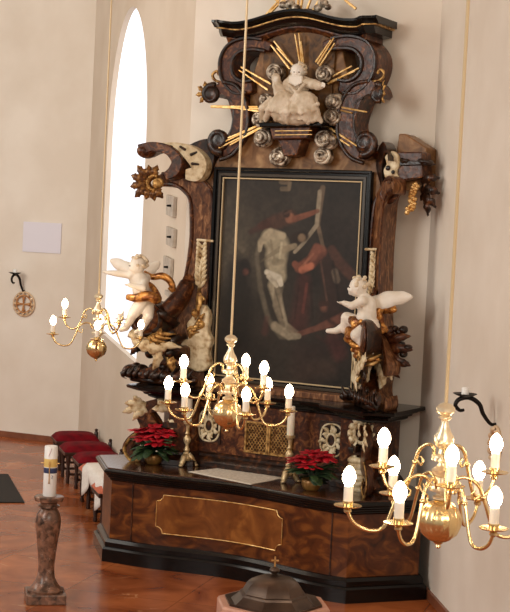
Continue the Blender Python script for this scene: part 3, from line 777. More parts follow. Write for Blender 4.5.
stroke([(262, 240), (258, 256), (262, 290), (270, 320), (282, 336), (296, 338)], [3, 2.4, 3, 3, 3, 2.4], (116, 104, 82), .5, 1.0)   # winding sheet
stroke([(270, 238), (279, 246), (277, 262), (280, 276)], [9, 13, 12, 9], (160, 146, 114), .95)
stroke([(284, 236), (272, 233), (262, 242), (261, 250)], [4, 5, 3.6, 2.4], (164, 148, 116), .95)
stroke([(283, 248), (270, 256), (262, 262)], [3, 2, 1], (98, 84, 62), .5)
stroke([(276, 262), (284, 262)], [4, 3], (112, 98, 72), .5)
stroke([(275, 285), (280, 305), (286, 325), (298, 333)], [7, 5.5, 4, 3], (146, 132, 104), .95)
stroke([(281, 286), (277, 305), (284, 326)], [5, 4, 3], (112, 98, 76), .8)
stroke([(268, 272), (280, 278), (282, 284)], [3, 4, 3], (204, 194, 170), .95)
stroke([(270, 276), (278, 286)], [3, 2], (186, 174, 148), .8)
stroke([(297, 238), (305, 236)], [6, 6], (44, 30, 20), .95); stroke([(303, 238)], 4.2, (140, 112, 80), .9)
stroke([(284, 250), (296, 246)], [4, 3], (150, 132, 100), .8)
stroke([(322, 252), (312, 262), (300, 268), (296, 264)], [7, 7, 5, 3.5], (124, 60, 36), .85)    # red figure
stroke([(318, 248), (314, 256)], [5, 5], (122, 62, 40), .9); stroke([(303, 270), (312, 266)], [4, 4], (188, 96, 56), .8)
stroke([(305, 280), (303, 305), (300, 325)], [8, 10, 11], (70, 26, 20), .75, 1.0)
stroke([(326, 262), (334, 285), (330, 320)], [8, 10, 12], (56, 32, 24), .7, 1.1)
stroke([(333, 250), (340, 262), (352, 275)], [5, 6, 6], (82, 46, 32), .8)
stroke([(338, 280), (336, 272)], [4, 4], (120, 100, 80), .6)
stroke([(248, 270), (246, 264)], [6, 6], (26, 16, 12), .9); stroke([(247, 272)], 3.2, (104, 52, 36), .75, 1.0)
stroke([(325, 308)], 3.6, (116, 66, 44), .8, 1.0); stroke([(322, 304), (328, 303)], 3, (60, 32, 22), .9)
stroke([(300, 334), (318, 328), (334, 322), (345, 318)], [2.6, 3.2, 5, 6], (112, 60, 42), .8)
stroke([(268, 318), (266, 332)], [3, 4], (84, 40, 32), .6, 1.0)
stroke([(276, 326), (290, 336), (300, 336)], [5, 4, 3], (148, 134, 106), .85)
stroke([(335, 340), (340, 352)], [9, 9], (84, 34, 30), .7, .9); stroke([(300, 352), (320, 350)], [10, 8], (52, 34, 28), .6, 1)
stroke([(300, 372), (330, 368)], [12, 10], (74, 50, 38), .5, 1.4)
for pts, r_, c_ in (([(272, 240), (276, 262)], 1.2, (120, 104, 78)), ([(283, 243), (281, 258)], 1.4, (182, 168, 134)), ([(276, 288), (284, 318)], 1.0, (88, 76, 56)), ([(308, 284), (304, 312)], 1.6, (110, 44, 30)), ([(300, 286), (296, 318)], 1.2, (40, 18, 14)), ([(312, 284), (314, 318)], 1.6, (34, 18, 14)), ([(322, 262), (328, 300)], 1.2, (96, 60, 44)), ([(334, 262), (340, 300)], 1.6, (26, 18, 14)), ([(314, 254), (304, 266)], 1.4, (160, 92, 58)), ([(330, 320), (344, 330)], 2, (30, 20, 16)), ([(236, 240), (244, 250)], 3, (104, 92, 72)), ([(250, 290), (246, 320)], 3, (24, 16, 13)), ([(286, 214), (292, 211)], 1.4, (96, 60, 40)), ([(318, 336), (330, 344)], 2, (58, 28, 22))):
    stroke(pts, r_, c_, .6, 1.0)
img *= (.82+.36*nz(3)[..., None])*(.9+.2*nz(2)[..., None])
gr = img.mean(-1, keepdims=True); img = np.clip(img*.72+gr*.28*np.array([1.08, .98, .86]), 0, 1)*.92
vs = np.stack([XX, np.full_like(XX, -.028), ZZ-1.88], -1).reshape(-1, 3)
idx = np.arange(NX*NZ).reshape(NZ, NX)
fs = np.stack([idx[:-1, :-1], idx[:-1, 1:], idx[1:, 1:], idx[1:, :-1]], -1).reshape(-1, 4)
b = MB(); b.v = [tuple(p) for p in vs.tolist()]; b.f = [tuple(q) for q in fs.tolist()]
nb = len(b.v); b.v += [(g0, .012, gz0-1.88), (g1, .012, gz0-1.88), (g1, .012, gz1-1.88), (g0, .012, gz1-1.88)]
b.f += [(nb, nb+3, nb+2, nb+1)]
me = bpy.data.meshes.new('canvas'); me.from_pydata(b.v, [], b.f); me.update()
ca = me.color_attributes.new('paint', 'FLOAT_COLOR', 'POINT')
arr = np.zeros((len(b.v), 4), dtype=np.float32); arr[:, 3] = 1; arr[:nb, :3] = img.reshape(-1, 3); arr[nb:, :3] = .05
ca.data.foreach_set('color', arr.ravel())
mt, nt, bs = nodes('oil_paint'); at = nt.nodes.new('ShaderNodeVertexColor'); at.layer_name = 'paint'; nt.links.new(at.outputs[0], bs.inputs['Base Color']); bs.inputs['Roughness'].default_value = .45; bs.inputs['Specular IOR Level'].default_value = .25
me.materials.append(mt); put(bpy.data.objects.new('canvas', me), PX)

# ------------------------------------------------------------------ carved figures
def fig_head(b, c, r, f, up=Vector((0, 0, 1))):     # f = facing direction
    c = Vector(c); f = Vector(f).normalized(); side = f.cross(up).normalized(); up2 = side.cross(f).normalized()
    b.ell(tuple(c), (r*.92, r*.98, r*1.0)); b.ell(tuple(c-up2*r*.35+f*r*.25), (r*.72, r*.72, r*.62))
    b.ell(tuple(c+f*r*.98-up2*r*.18), (r*.15, r*.17, r*.16), n=8, m_=6)                       # nose
    b.ell(tuple(c+f*r*.80-up2*r*.62), (r*.22, r*.2, r*.2), n=8, m_=6)                         # chin
    for s in (-1, 1):
        b.ell(tuple(c+f*r*.68+side*s*r*.38-up2*r*.32), (r*.3, r*.3, r*.28), n=8, m_=6)        # cheeks
        b.ell(tuple(c+side*s*r*.93-up2*r*.12), (r*.13, r*.18, r*.22), n=8, m_=6)              # ears
        b.ell(tuple(c+f*r*.84+side*s*r*.30+up2*r*.12), (r*.2, r*.1, r*.06), n=8, m_=6)       # brows
    b.ell(tuple(c+f*r*.88-up2*r*.44), (r*.2, r*.1, r*.06), n=8, m_=6)                         # mouth
def eyes(c, r, f, par, off, mt):
    c = Vector(c); f = Vector(f).normalized(); side = f.cross(Vector((0, 0, 1))).normalized(); up2 = side.cross(f)
    for s in (-1, 1): MB().ell(tuple(c+f*r*.86+side*s*r*.32-up2*r*.02), (r*.13, r*.13, r*.08), n=10, m_=6).build('eye', mt, par, smooth='all', off=off)
def hand(b, wrist, d, palm_n, size):                 # palm and five bent fingers
    wrist = Vector(wrist); d = Vector(d).normalized(); n = Vector(palm_n); n = (n-d*n.dot(d)).normalized(); s = d.cross(n)
    pc = wrist+d*size*.30; b.ell(tuple(pc), (size*.2, size*.2, size*.2)); b.cap(wrist, wrist+d*size*.45, size*.15, size*.18)
    for k, (o, L) in enumerate(((-.20, .40), (-.07, .48), (.07, .45), (.19, .34))):
        a = wrist+d*size*.48+s*o*size; m1 = a+(d*.75+s*o*.6)*L*size*.55; m2 = m1+(d*.7+n*.45)*L*size*.5
        b.cap(a, m1, size*.075, size*.068, 8); b.cap(m1, m2, size*.068, size*.052, 8)
    t0 = wrist+d*size*.2-s*size*.16; t1 = t0+(d*.5-s*.8)*size*.25; b.cap(t0, t1, size*.085, size*.07, 8); b.cap(t1, t1+d*size*.2, size*.07, size*.055, 8)
def curls(c, r, f, par, off, name='hair', mt=None, seed=1):
    c = Vector(c); f = Vector(f).normalized(); rnd = random.Random(seed); b = MB()
    for k in range(46):
        v = Vector((rnd.gauss(0, 1), rnd.gauss(0, 1), rnd.gauss(0, 1))).normalized()
        if v.dot(f) > .45 and v.z < .55 or v.z < -.45: continue
        q = c+v*r*.98; b.ell(tuple(q), (r*.24, r*.24, r*.2), n=8, m_=6)
    b.build(name, mt, par, smooth='all', off=off, remesh=.006, smo=1)
def wing(b, root, tip, wd, nrm, lobes=3):
    root = Vector(root); tip = Vector(tip); d = tip-root
    b.leaf([root, root+d*.35+Vector((0, 0, wd*.25)), root+d*.75+Vector((0, 0, wd*.15)), tip], wd, lobes, nrm=nrm, dip=.12, th=.02, depth=.12, base=.35)
M['hairw'] = mat('carved_hair', (206, 182, 148), .5, c2=(232, 216, 190), scale=30)
M['eye'] = mat('painted_eye', (92, 72, 58), .4)

# right putto, turned to the left, astride the right volute
base = Q(366, 352, .62); R1 = altar_thing('cherub_statue', 'white winged cherub statue astride the volute right of the painting', 'statue', base, 'carved cherubs beside the painting'); of = tuple(base)
b = MB(); hd = Q(358.5, 287, .66); f = Vector((-.92, -.38, -.05)); r = .098
fig_head(b, hd, r, f)
sh = Q(368, 301, .62); ch = Q(367, 305, .62); hp = Q(369, 325, .60)
b.cap(hd+Vector((.02, 0, -.06)), sh, .045, .06); b.ell(tuple(ch), (.095, .085, .10)); b.cap(ch, Q(367, 316, .62), .09, .095); b.ell(tuple(Q(365.5, 317, .66)), (.09, .09, .09)); b.ell(tuple(hp), (.11, .10, .095))
s1 = Q(362, 301, .72); e1 = Q(352, 306, .78); h1 = Q(344, 303, .80); b.cap(sh, s1, .05, .052); b.cap(s1, e1, .046, .038); b.cap(e1, h1, .038, .026); hand(b, h1, (-1, -.1, .02), (0, 0, 1), .085)
s2 = Q(372, 303, .54); e2 = Q(364, 309, .44); h2 = Q(356, 305, .46); b.cap(sh, s2, .05, .05); b.cap(s2, e2, .046, .038); b.cap(e2, h2, .038, .026); hand(b, h2, (-1, 0, .1), (0, 0, 1), .08)
k1 = Q(357, 335, .78); a1 = Q(368, 350, .74); b.cap(Q(371, 327, .66), k1, .088, .066); b.cap(k1, a1, .062, .036); b.cap(a1, Q(371, 352, .74), .034, .03); b.cap(a1, Q(366, 356, .80), .034, .024)
k2 = Q(347, 318, .60); a2 = Q(336, 331, .58); b.cap(Q(366, 327, .56), k2, .085, .062); b.cap(k2, Q(345, 329, .58), .06, .05); b.cap(Q(346, 326, .58), a2, .055, .034); b.cap(a2, Q(328, 331, .60), .034, .024)
b.build('body', M['statue'], R1, off=of, remesh=.008, smo=2)
curls(hd+Vector((.01, .01, .015)), r, f, R1, of, mt=M['hairw'], seed=2); eyes(hd, r, f, R1, of, M['eye'])
b = MB(); wing(b, Q(374, 304, .52), Q(413, 297, .50), .085, (0, -1, .2)); b.build('wing', M['statue'], R1, smooth='all', off=of)
b = MB(); wing(b, Q(372, 306, .46), Q(397, 311, .40), .08, (0, -1, .2), 4); b.build('wing', M['drape'], R1, smooth='all', off=of)
b = MB()
for k, (p, q, r_) in enumerate(((Q(350, 318, .56), Q(362, 322, .72), .045), (Q(356, 326, .70), Q(382, 330, .58), .05), (Q(376, 320, .50), Q(384, 300, .46), .04), (Q(379, 312, .5), Q(386, 330, .5), .035), (Q(350, 330, .6), Q(352, 342, .62), .05), (Q(352, 344, .68), Q(374, 346, .66), .028), (Q(353, 350, .66), Q(376, 352, .64), .026), (Q(356, 356, .62), Q(378, 360, .6), .03))):
    b.cap(p, (p+q)/2+Vector((0, -.03, -.02)), r_, r_*1.1); b.cap((p+q)/2+Vector((0, -.03, -.02)), q, r_*1.1, r_*.8)
b.build('drapery', M['drape'], R1, off=of, remesh=.010, smo=1, disp=(.02, .04))

# left putto, reaching out to the left
base = Q(137, 322, .62); R2 = altar_thing('cherub_statue', 'white cherub statue reaching out in front of the tall window, left of the painting', 'statue', base, 'carved cherubs beside the painting'); of = tuple(base)
b = MB(); hd = Q(137.5, 265, .72); f = Vector((-.75, -.6, -.12)); r = .092
fig_head(b, hd, r, f)
sh = Q(139, 276, .68); hp = Q(145, 297, .62)
b.cap(hd+Vector((.0, .01, -.05)), sh, .045, .06); b.ell(tuple(Q(138, 279, .68)), (.105, .09, .09)); b.cap(Q(139, 281, .68), Q(142, 291, .65), .088, .092); b.ell(tuple(Q(140, 290, .70)), (.085, .085, .085)); b.ell(tuple(hp), (.11, .10, .09))
s1 = Q(131, 275, .74); e1 = Q(117, 273.5, .80); h1 = Q(108, 272.5, .84); b.cap(sh, s1, .05, .052); b.cap(s1, e1, .046, .036); b.cap(e1, h1, .036, .025); hand(b, h1, (-1, -.15, .12), (0, 0, -1), .09)
s2 = Q(146, 278, .60); e2 = Q(143, 288, .80); h2 = Q(130, 285, .88); b.cap(sh, s2, .05, .052); b.cap(s2, e2, .046, .038); b.cap(e2, h2, .038, .026); hand(b, h2, (-1, -.1, 0), (0, 0, 1), .08)
k1 = Q(133, 314, .80); a1 = Q(126, 328, .78); b.cap(Q(145, 299, .66), k1, .088, .06); b.cap(k1, a1, .056, .034); b.cap(a1, Q(121, 330, .82), .034, .024)
k2 = Q(148, 316, .70); a2 = Q(141, 330, .72); b.cap(Q(148, 301, .58), k2, .085, .058); b.cap(k2, a2, .054, .034); b.cap(a2, Q(136, 332, .76), .034, .024)
b.build('body', M['statue'], R2, off=of, remesh=.008, smo=2)
curls(hd+Vector((.01, .01, .012)), r, f, R2, of, mt=M['hairw'], seed=5); eyes(hd, r, f, R2, of, M['eye'])
b = MB(); wing(b, Q(136, 277, .56), Q(110, 260, .60), .08, (0, -1, .1)); b.build('wing', M['statue'], R2, smooth='all', off=of)
b = MB(); wing(b, Q(144, 277, .54), Q(160, 262, .40), .07, (0, -1, .1)); b.build('wing', M['statue'], R2, smooth='all', off=of)
b = MB()
pth = catmull([Q(127, 297, .78), Q(136, 298, .80), Q(148, 296, .78), Q(158, 299, .70), Q(154, 289, .62), Q(148, 283, .58)], 5); b.tube(pth, [.03+.028*math.sin(PI*i/(len(pth)-1)) for i in range(len(pth))], 9, flat=.7)
pth = catmull([Q(144, 272, .56), Q(152, 277, .55), Q(162, 276, .52), Q(170, 281, .48), Q(173, 290, .46), Q(169, 287, .48)], 5); b.tube(pth, [.022+.018*math.sin(PI*i/(len(pth)-1)) for i in range(len(pth))], 9, flat=.7)
b.build('drapery', M['drape'], R2, smooth='all', off=of)

# seated figure in the glory
base = Q(292, 124, .15); R3 = altar_thing('seated_saint_statue', 'ivory bearded robed statue seated on clouds among gilded rays, top of the altarpiece', 'statue', base); of = tuple(base)
b = MB(); hd = Q(298, 71, .24); f = Vector((.25, -.93, -.25)); r = .078
fig_head(b, hd, r, f)
for k in range(7): b.cap(hd+f*r*.7+Vector((.02*(k-3), -.01, -.06)), hd+f*r*.8+Vector((.022*(k-3), -.01, -.14+.01*abs(k-3))), .022, .012)
b.cap(hd+Vector((0, .01, -.05)), Q(298, 80, .2), .04, .06)
b.build('head', M['statue'], R3, off=of, remesh=.007, smo=1)
curls(hd+Vector((0, .015, .012)), r, f, R3, of, mt=M['hairw'], seed=8); eyes(hd, r, f, R3, of, M['eye'])
b = MB(); b.ell(tuple(Q(297, 86, .2)), (.14, .09, .12)); b.cap(Q(297, 84, .18), Q(294, 98, .2), .12, .14); b.ell(tuple(Q(292, 108, .26)), (.28, .14, .17)); b.ell(tuple(Q(284, 105, .32)), (.14, .12, .15)); b.ell(tuple(Q(305, 106, .32)), (.15, .12, .15)); b.ell(tuple(Q(296, 119, .26)), (.26, .13, .07))
b.cap(Q(302, 81, .22), Q(316, 85, .32), .055, .05); b.cap(Q(316, 85, .32), Q(320, 86, .35), .05, .04)
b.cap(Q(290, 82, .22), Q(281, 92, .32), .055, .05); b.cap(Q(281, 92, .32), Q(277, 84, .36), .05, .035); b.cap(Q(276, 78, .2), Q(280, 96, .24), .05, .06)
rnd = random.Random(4)
for k in range(13):
    a0 = k/12; p = Q(270+46*a0, 98+6*math.sin(a0*3), .30+.1*math.sin(PI*a0)); q = Q(264+60*a0+rnd.uniform(-4, 4), 121+rnd.uniform(-3, 2), .30+.06*math.sin(PI*a0))
    b.cap(p, (p+q)/2+Vector((rnd.uniform(-.03, .03), -.05, 0)), .02, .035); b.cap((p+q)/2+Vector((rnd.uniform(-.03, .03), -.05, 0)), q, .035, .026)
for (x0, y0, x1, y1) in ((288, 84, 300, 96), (304, 84, 292, 99), (284, 96, 312, 100), (280, 100, 310, 112), (276, 108, 300, 119), (298, 110, 318, 104)): b.cap(Q(x0, y0, .34), Q(x1, y1, .38), .014, .022)
b.cap(Q(266, 116, .25), Q(262, 122, .2), .05, .03)
b.build('robe', M['robe'], R3, off=of, remesh=.009, smo=1, disp=(.02, .05))
for nm, w_p, d in (('hand', Q(320, 86, .36), (1, -.2, .1)), ('hand', Q(277, 83, .37), (-.2, -.2, 1))):
    b = MB(); hand(b, w_p, d, (0, -1, 0), .085); b.build(nm, M['statue'], R3, off=of, remesh=.005, smo=1)

# ------------------------------------------------------------------ on the altar table
MT = .976
def candlestick(px, py, label):
    p = Q(px, py, .62); p.z = MT
    # keep the pixel column but stand it on the table top
    d = ray(px, py); t = (MT-CAMH)/d.z; X = Vector((d.x*t, d.y*t, MT))
    r = thing('candlestick', label, 'candlestick', X, ANG, 'candlesticks on the altar table')
    b = MB(); b.lathe([(.03, .06), (.055, .065), (.06, .085), (.045, .11), (.03, .13), (.022, .15), (.034, .165), (.034, .18), (.02, .20), (.018, .23), (.036, .26), (.042, .285), (.03, .31), (.018, .33), (.026, .345), (.018, .36), (.018, .42), (.03, .44), (.045, .45), (.045, .46), (.03, .462)], 20)
    b.build('stem', M['candlestick'], r)
    for k in range(3):
        a = 2*PI*k/3+.5; c, s = math.cos(a), math.sin(a)
        q = MB(); q.tube([(c*.02, s*.02, .12), (c*.05, s*.05, .09), (c*.085, s*.085, .035), (c*.10, s*.10, .012)], [.03, .034, .028, .02], 8); q.ell((c*.105, s*.105, .016), (.024, .024, .016)); q.build('foot', M['candlestick'], r, smooth='all')
        q = MB(); q.leaf([(c*.03, s*.03, .14), (c*.07, s*.07, .08), (c*.10, s*.10, .03)], .03, 3, nrm=(c, s, .5)); q.build('foot_leaf', M['cream'], r, smooth='all')
    MB().lathe([(.046, .462), (.05, .466), (.05, .472), (.044, .476)], 20).build('drip_pan', M['candlestick'], r)
    cnd = MB().lathe([(.036, 0), (.038, .005), (.038, .285), (.034, .293), (.01, .290)], 24).build('candle', M['wax']); cnd.location = X+Vector((0, 0, .4765))
    MB().tube([(0, 0, .288), (.002, 0, .305)], .002, 6).build('wick', M['iron'], cnd)
    return r, cnd
r, c = candlestick(186, 466, 'brass footed candlestick on the altar table beside the left poinsettia'); tag(c, 'thick ivory candle in the left candlestick on the altar table', 'candle', 'ivory altar candles')
r, c = candlestick(288, 482, 'brass footed candlestick on the altar table beside the right poinsettia'); tag(c, 'thick ivory candle in the right candlestick on the altar table', 'candle', 'ivory altar candles')
def poinsettia(px, py, s, label, seed):
    d = ray(px, py); t = (MT-CAMH)/d.z; X = Vector((d.x*t, d.y*t, MT)); rnd = random.Random(seed)
    r = thing('potted_poinsettia', label, 'potted plant', X, 0, 'poinsettias on the altar table')
    MB().lathe([(.055, 0), (.075, .01), (.095, .05), (.10, .085), (.092, .10), (.10, .108), (.09, .112), (.08, .09), (.01, .09)], 24).build('pot', M['pot'], r)
    g = MB(); q = MB()
    for k in range(34):
        a = rnd.uniform(0, 2*PI); e = rnd.uniform(-.2, .5); L = rnd.uniform(.14, .21)*s; z0 = rnd.uniform(.12, .2)
        dv = Vector((math.cos(a), math.sin(a), e)); p0 = Vector((0, 0, z0))+dv*.05
        g.leaf([p0, p0+dv*L*.6, p0+dv*L+Vector((0, 0, -.05))], .042*s, 1, nrm=(-math.cos(a)*e, -math.sin(a)*e, 1), dip=.15, th=.002, depth=.1, base=.15)
    for k in range(6): g.tube([(0, 0, .08), (rnd.uniform(-.06, .06), rnd.uniform(-.06, .06), .2)], .005, 5)
    hs = [(0, 0, .30), (.05, -.05, .26)]+[(math.cos(a)*.12*s, math.sin(a)*.12*s, .235+rnd.uniform(-.06, .05)) for a in [2*PI*k/8+rnd.uniform(-.3, .3) for k in range(8)]]
    for (hx, hy, hz) in hs:
        for ring, (cnt, L, e) in enumerate(((7, .105, -.05), (6, .075, .45))):
            for k in range(cnt):
                a = 2*PI*k/cnt+rnd.uniform(-.25, .25)+ring*.4; ee = e+rnd.uniform(-.2, .2); dv = Vector((math.cos(a)+hx*1.2, math.sin(a)+hy*1.2, ee)).normalized(); LL = L*rnd.uniform(.85, 1.2)*s
                p0 = Vector((hx, hy, hz*s))
                q.leaf([p0, p0+dv*LL*.5+Vector((0, 0, .008)), p0+dv*LL+Vector((0, 0, -.012))], .034*s, 1, nrm=(-math.cos(a)*ee, -math.sin(a)*ee, 1), dip=.2, th=.002, depth=.05, base=.1)
    g.build('foliage', M['leaf'], r, smooth='all'); q.build('red_bracts', M['red'], r, smooth='all')
    return r
poinsettia(153, 464, 1.25, 'red poinsettia in a bronze-coloured pot, left end of the altar table', 3)
poinsettia(311, 490, 1.2, 'red poinsettia in a bronze-coloured pot, right of the altar candles', 11)
# linen runner lying on the table
def onplane(x, y, z): d = ray(x, y); t = (z-CAMH)/d.z; return Vector((d.x*t, d.y*t, z))
c4 = [onplane(188, 472, MT), onplane(229, 467, MT), onplane(286, 478, MT), onplane(250, 485, MT)]
b = MB(); nA, nB = 24, 10; vs = []
for i in range(nA+1):
    for j in range(nB+1):
        a, d_ = i/nA, j/nB; p = (c4[0]*(1-d_)+c4[1]*d_)*(1-a)+(c4[3]*(1-d_)+c4[2]*d_)*a
        vs.append((p.x, p.y, MT+.003+.0015*math.sin(a*40)*math.sin(d_*9)))
fs = [(i*(nB+1)+j, (i+1)*(nB+1)+j, (i+1)*(nB+1)+j+1, i*(nB+1)+j+1) for i in range(nA) for j in range(nB)]
cpt = (c4[0]+c4[2])/2
rn = b.add(vs, fs).build('altar_cloth', M['lace'], smooth='all', off=tuple(cpt)); rn.location = cpt
q = rn.modifiers.new('solid', 'SOLIDIFY'); q.thickness = .002; q.offset = 0
tag(rn, 'pale lace cloth lying flat on the middle of the altar table', 'cloth')
# small red glass pendant lamp ball seen behind the chandelier is fixed to the predella
lp = onplane(222, 468, MT); 

# ------------------------------------------------------------------ chandeliers
def chandelier(X, label, low, up, rl=.43, ru=.31, dz=0.0):
    X = Vector(X); r = thing('brass_chandelier', label, 'chandelier', X, 0, 'hanging brass chandeliers')
    MB().tube([(0, 0, .54), (0, 0, ZC-X.z-.02)], .0085, 8).build('hanging_rod', M['rod'], r)
    MB().lathe([(.0, -.135), (.008, -.132), (.014, -.125), (.01, -.115), (.022, -.108), (.026, -.10), (.04, -.097)], 16).build('drop_finial', M['brass'], r)
    MB().lathe([(.02, -.10), (.05, -.092), (.085, -.062), (.102, -.02), (.102, .015), (.085, .055), (.055, .082), (.03, .092), (.02, .095)], 64, rib=16, ribd=.018).build('ball', M['brass'], r)
    MB().lathe([(.022, .09), (.04, .10), (.04, .11), (.022, .118), (.022, .13), (.058, .137), (.06, .15), (.058, .162), (.025, .17), (.02, .20), (.045, .215), (.05, .235), (.03, .25), (.022, .262), (.022, .272), (.052, .28), (.054, .292), (.052, .302), (.022, .31), (.018, .33), (.035, .345), (.048, .365), (.045, .39), (.028, .42), (.017, .45), (.016, .465), (.030, .475), (.030, .482), (.018, .487), (.03, .493), (.044, .508), (.044, .525), (.03, .54), (.012, .548)], 28).build('stem', M['brasspale'], r)
    def arm(phi, z0, zc, R, zp):
        c, s = math.cos(phi), math.sin(phi)
        # pixel sense: +x right, towards the camera is -y
        P = [(.05, z0), (R*.16, z0+.045), (R*.27, z0+.055), (R*.40, z0+.02), (R*.48, z0-.06), (R*.60, zp-.085), (R*.76, zp-.105), (R*.92, zp-.075), (R, zp-.02)]
        path = catmull([Vector((q*c, -q*s, z)) for q, z in P], 5)
        a = MB().tube(path, .0085, 8)
        cu = catmull([Vector((q*c, -q*s, z)) for q, z in ((R*.44, z0-.02), (R*.36, z0-.045), (R*.33, z0-.02), (R*.37, z0-.005))], 4); a.tube(cu, [.007-.003*i/len(cu) for i in range(len(cu))], 6)
        a.ell((R*.46*c, -R*.46*s, z0-.035), (.014, .014, .012), n=10, m_=6)
        am = a.build('arm', M['brass'], r, smooth='all')
        e = (R*c, -R*s, zp)
        MB().lathe([(.008, -.03), (.018, -.022), (.018, -.012), (.010, -.006), (.03, -.003), (.062, .004), (.066, .009), (.06, .008), (.022, .003), (.022, .02), (.026, .022), (.026, .028), (.02, .03)], 24, c=e).build('drip_pan', M['brass'], am)
        MB().lathe([(.021, .028), (.022, .03), (.022, .098), (.018, .102)], 16, c=e).build('candle_sleeve', M['sleeve'], am)
        MB().lathe([(.014, .10), (.024, .112), (.0315, .132), (.0315, .148), (.025, .169), (.013, .186), (.003, .193)], 16, c=e).build('light_bulb', M['bulb'], am)
    for a in low: arm(R_(a), .148+dz*.6, 0, rl, .04+dz)
    for a in up: arm(R_(a), .290+dz*.6, 0, ru, .205+dz)
    return r
chandelier((.905, 6.95, 2.195), 'nearest and largest looking brass chandelier, hanging at right before the bare wall', [0, 64, 122, 180, 244, 302], [90, 212, 330])
chandelier((-.155, 10.45, 2.215), 'brass chandelier with glowing bulbs hanging before the painting and altar table', [13, 73, 132, 190, 250, 310], [173, 290, 42], .43, .32)
chandelier((-1.565, 15.05, 2.24), 'farthest brass chandelier, hanging in front of the window and left cherub', [5, 84, 176, 268], [196, 306, 48], .44, .36, .075)

# ------------------------------------------------------------------ paschal candle on its marble pedestal
px_ = Vector((-1.80, 13.72, 0))
r = thing('marble_pedestal', 'brown veined marble baluster pedestal carrying the tall white candle', 'pedestal', px_, R_(12))
MB().box((0, 0, .045), (.36, .36, .09)).build('plinth', M['griotte'], r, bevel=.008, smooth=False)
MB().lathe([(.165, .09), (.17, .11), (.14, .125), (.12, .15), (.095, .19), (.078, .24), (.072, .32), (.08, .42), (.095, .55), (.112, .67), (.118, .74), (.108, .80), (.085, .845), (.07, .865)], 40).build('shaft', M['griotte'], r)
MB().lathe([(.07, .862), (.10, .872), (.10, .885), (.075, .895), (.08, .915), (.13, .93), (.135, .95), (.135, .965), (.125, .972)], 40).build('capital', M['griotte'], r)
pc = MB().lathe([(.058, 0), (.060, .004), (.060, .455), (.055, .462), (.01, .458)], 32).build('paschal_candle', M['waxw']); pc.location = px_+Vector((0, 0, .9725))
tag(pc, 'tall white decorated candle standing on the brown marble pedestal', 'candle')
MB().lathe([(.0608, .27), (.0612, .272), (.0612, .345), (.0608, .347)], 32).build('yellow_band', M['yellow'], pc)
MB().lathe([(.0608, .215), (.0614, .217), (.0614, .262), (.0608, .264)], 32).build('blue_band', M['blue'], pc)
cx = MB(); cx.box((0, -.066, .225), (.008, .006, .20)); cx.build('gold_cross', M['gold'], pc)
for s in (-1, 1): MB().cap((s*.058, -.02, .305), (s*.085, -.02, .305), .007, .004).build('incense_nail', M['gold'], pc)
MB().ell((0, -.066, .302), (.01, .01, .009)).build('incense_nail', M['oldgold'], pc); MB().ell((0, -.066, .128), (.01, .01, .006)).build('incense_nail', M['oldgold'], pc)
ln = MB(); ln.tube([(-.012+.024*t/8, -.062, .37+.07*t/8+.004*math.sin(t)) for t in range(9)], .002, 5); ln.build('painted_sprig', mat('pink_paint', (196, 130, 140), .5), pc)
z2 = MB(); z2.tube([(.022, -.058, .20), (.03, -.055, .19), (.022, -.059, .17), (.03, -.055, .168)], .0025, 5); z2.build('painted_letter', M['blue'], pc)

# ------------------------------------------------------------------ baptismal font
fp = Vector((.222, 10.22, -.0))
r = thing('baptismal_font', 'octagonal pink stone font with a dark domed metal lid in the foreground', 'font', fp, R_(8))
def octo(rr): return [(rr*math.cos(R_(22.5+45*k)), rr*math.sin(R_(22.5+45*k))) for k in range(8)]
MB().mould(octo(.22), [(.14, 0), (.14, .08), (.08, .12), (.0, .18), (-.02, .5), (.02, .66), (.12, .72), (.165, .78), (.165, .945), (.155, .96)]).build('basin', M['pinkstone'], r, angle=25)
ld = r
MB().mould(octo(.30), [(.04, .96), (.04, 0.975), (.0, 0.96), (-.04, 0.995), (-.055, 1.010), (-.06, 1.025), (-.075, 1.030), (-.085, 1.050), (-.10, 1.080), (-.13, 1.110), (-.17, 1.130), (-.21, 1.140), (-.26, 1.147)]).build('lid', M['bronze'], r, angle=20)
MB().lathe([(.025, 1.143), (.03, 1.150), (.018, 1.157), (.03, 1.167), (.036, 1.180), (.03, 1.195), (.012, 1.205)], 20).build('lid_knob', M['bronze'], r)
cx = MB(); cx.box((0, 0, 1.237), (.010, .008, .075)); cx.box((0, 0, 1.247), (.05, .008, .010)); cx.build('gold_cross', M['gold'], r)

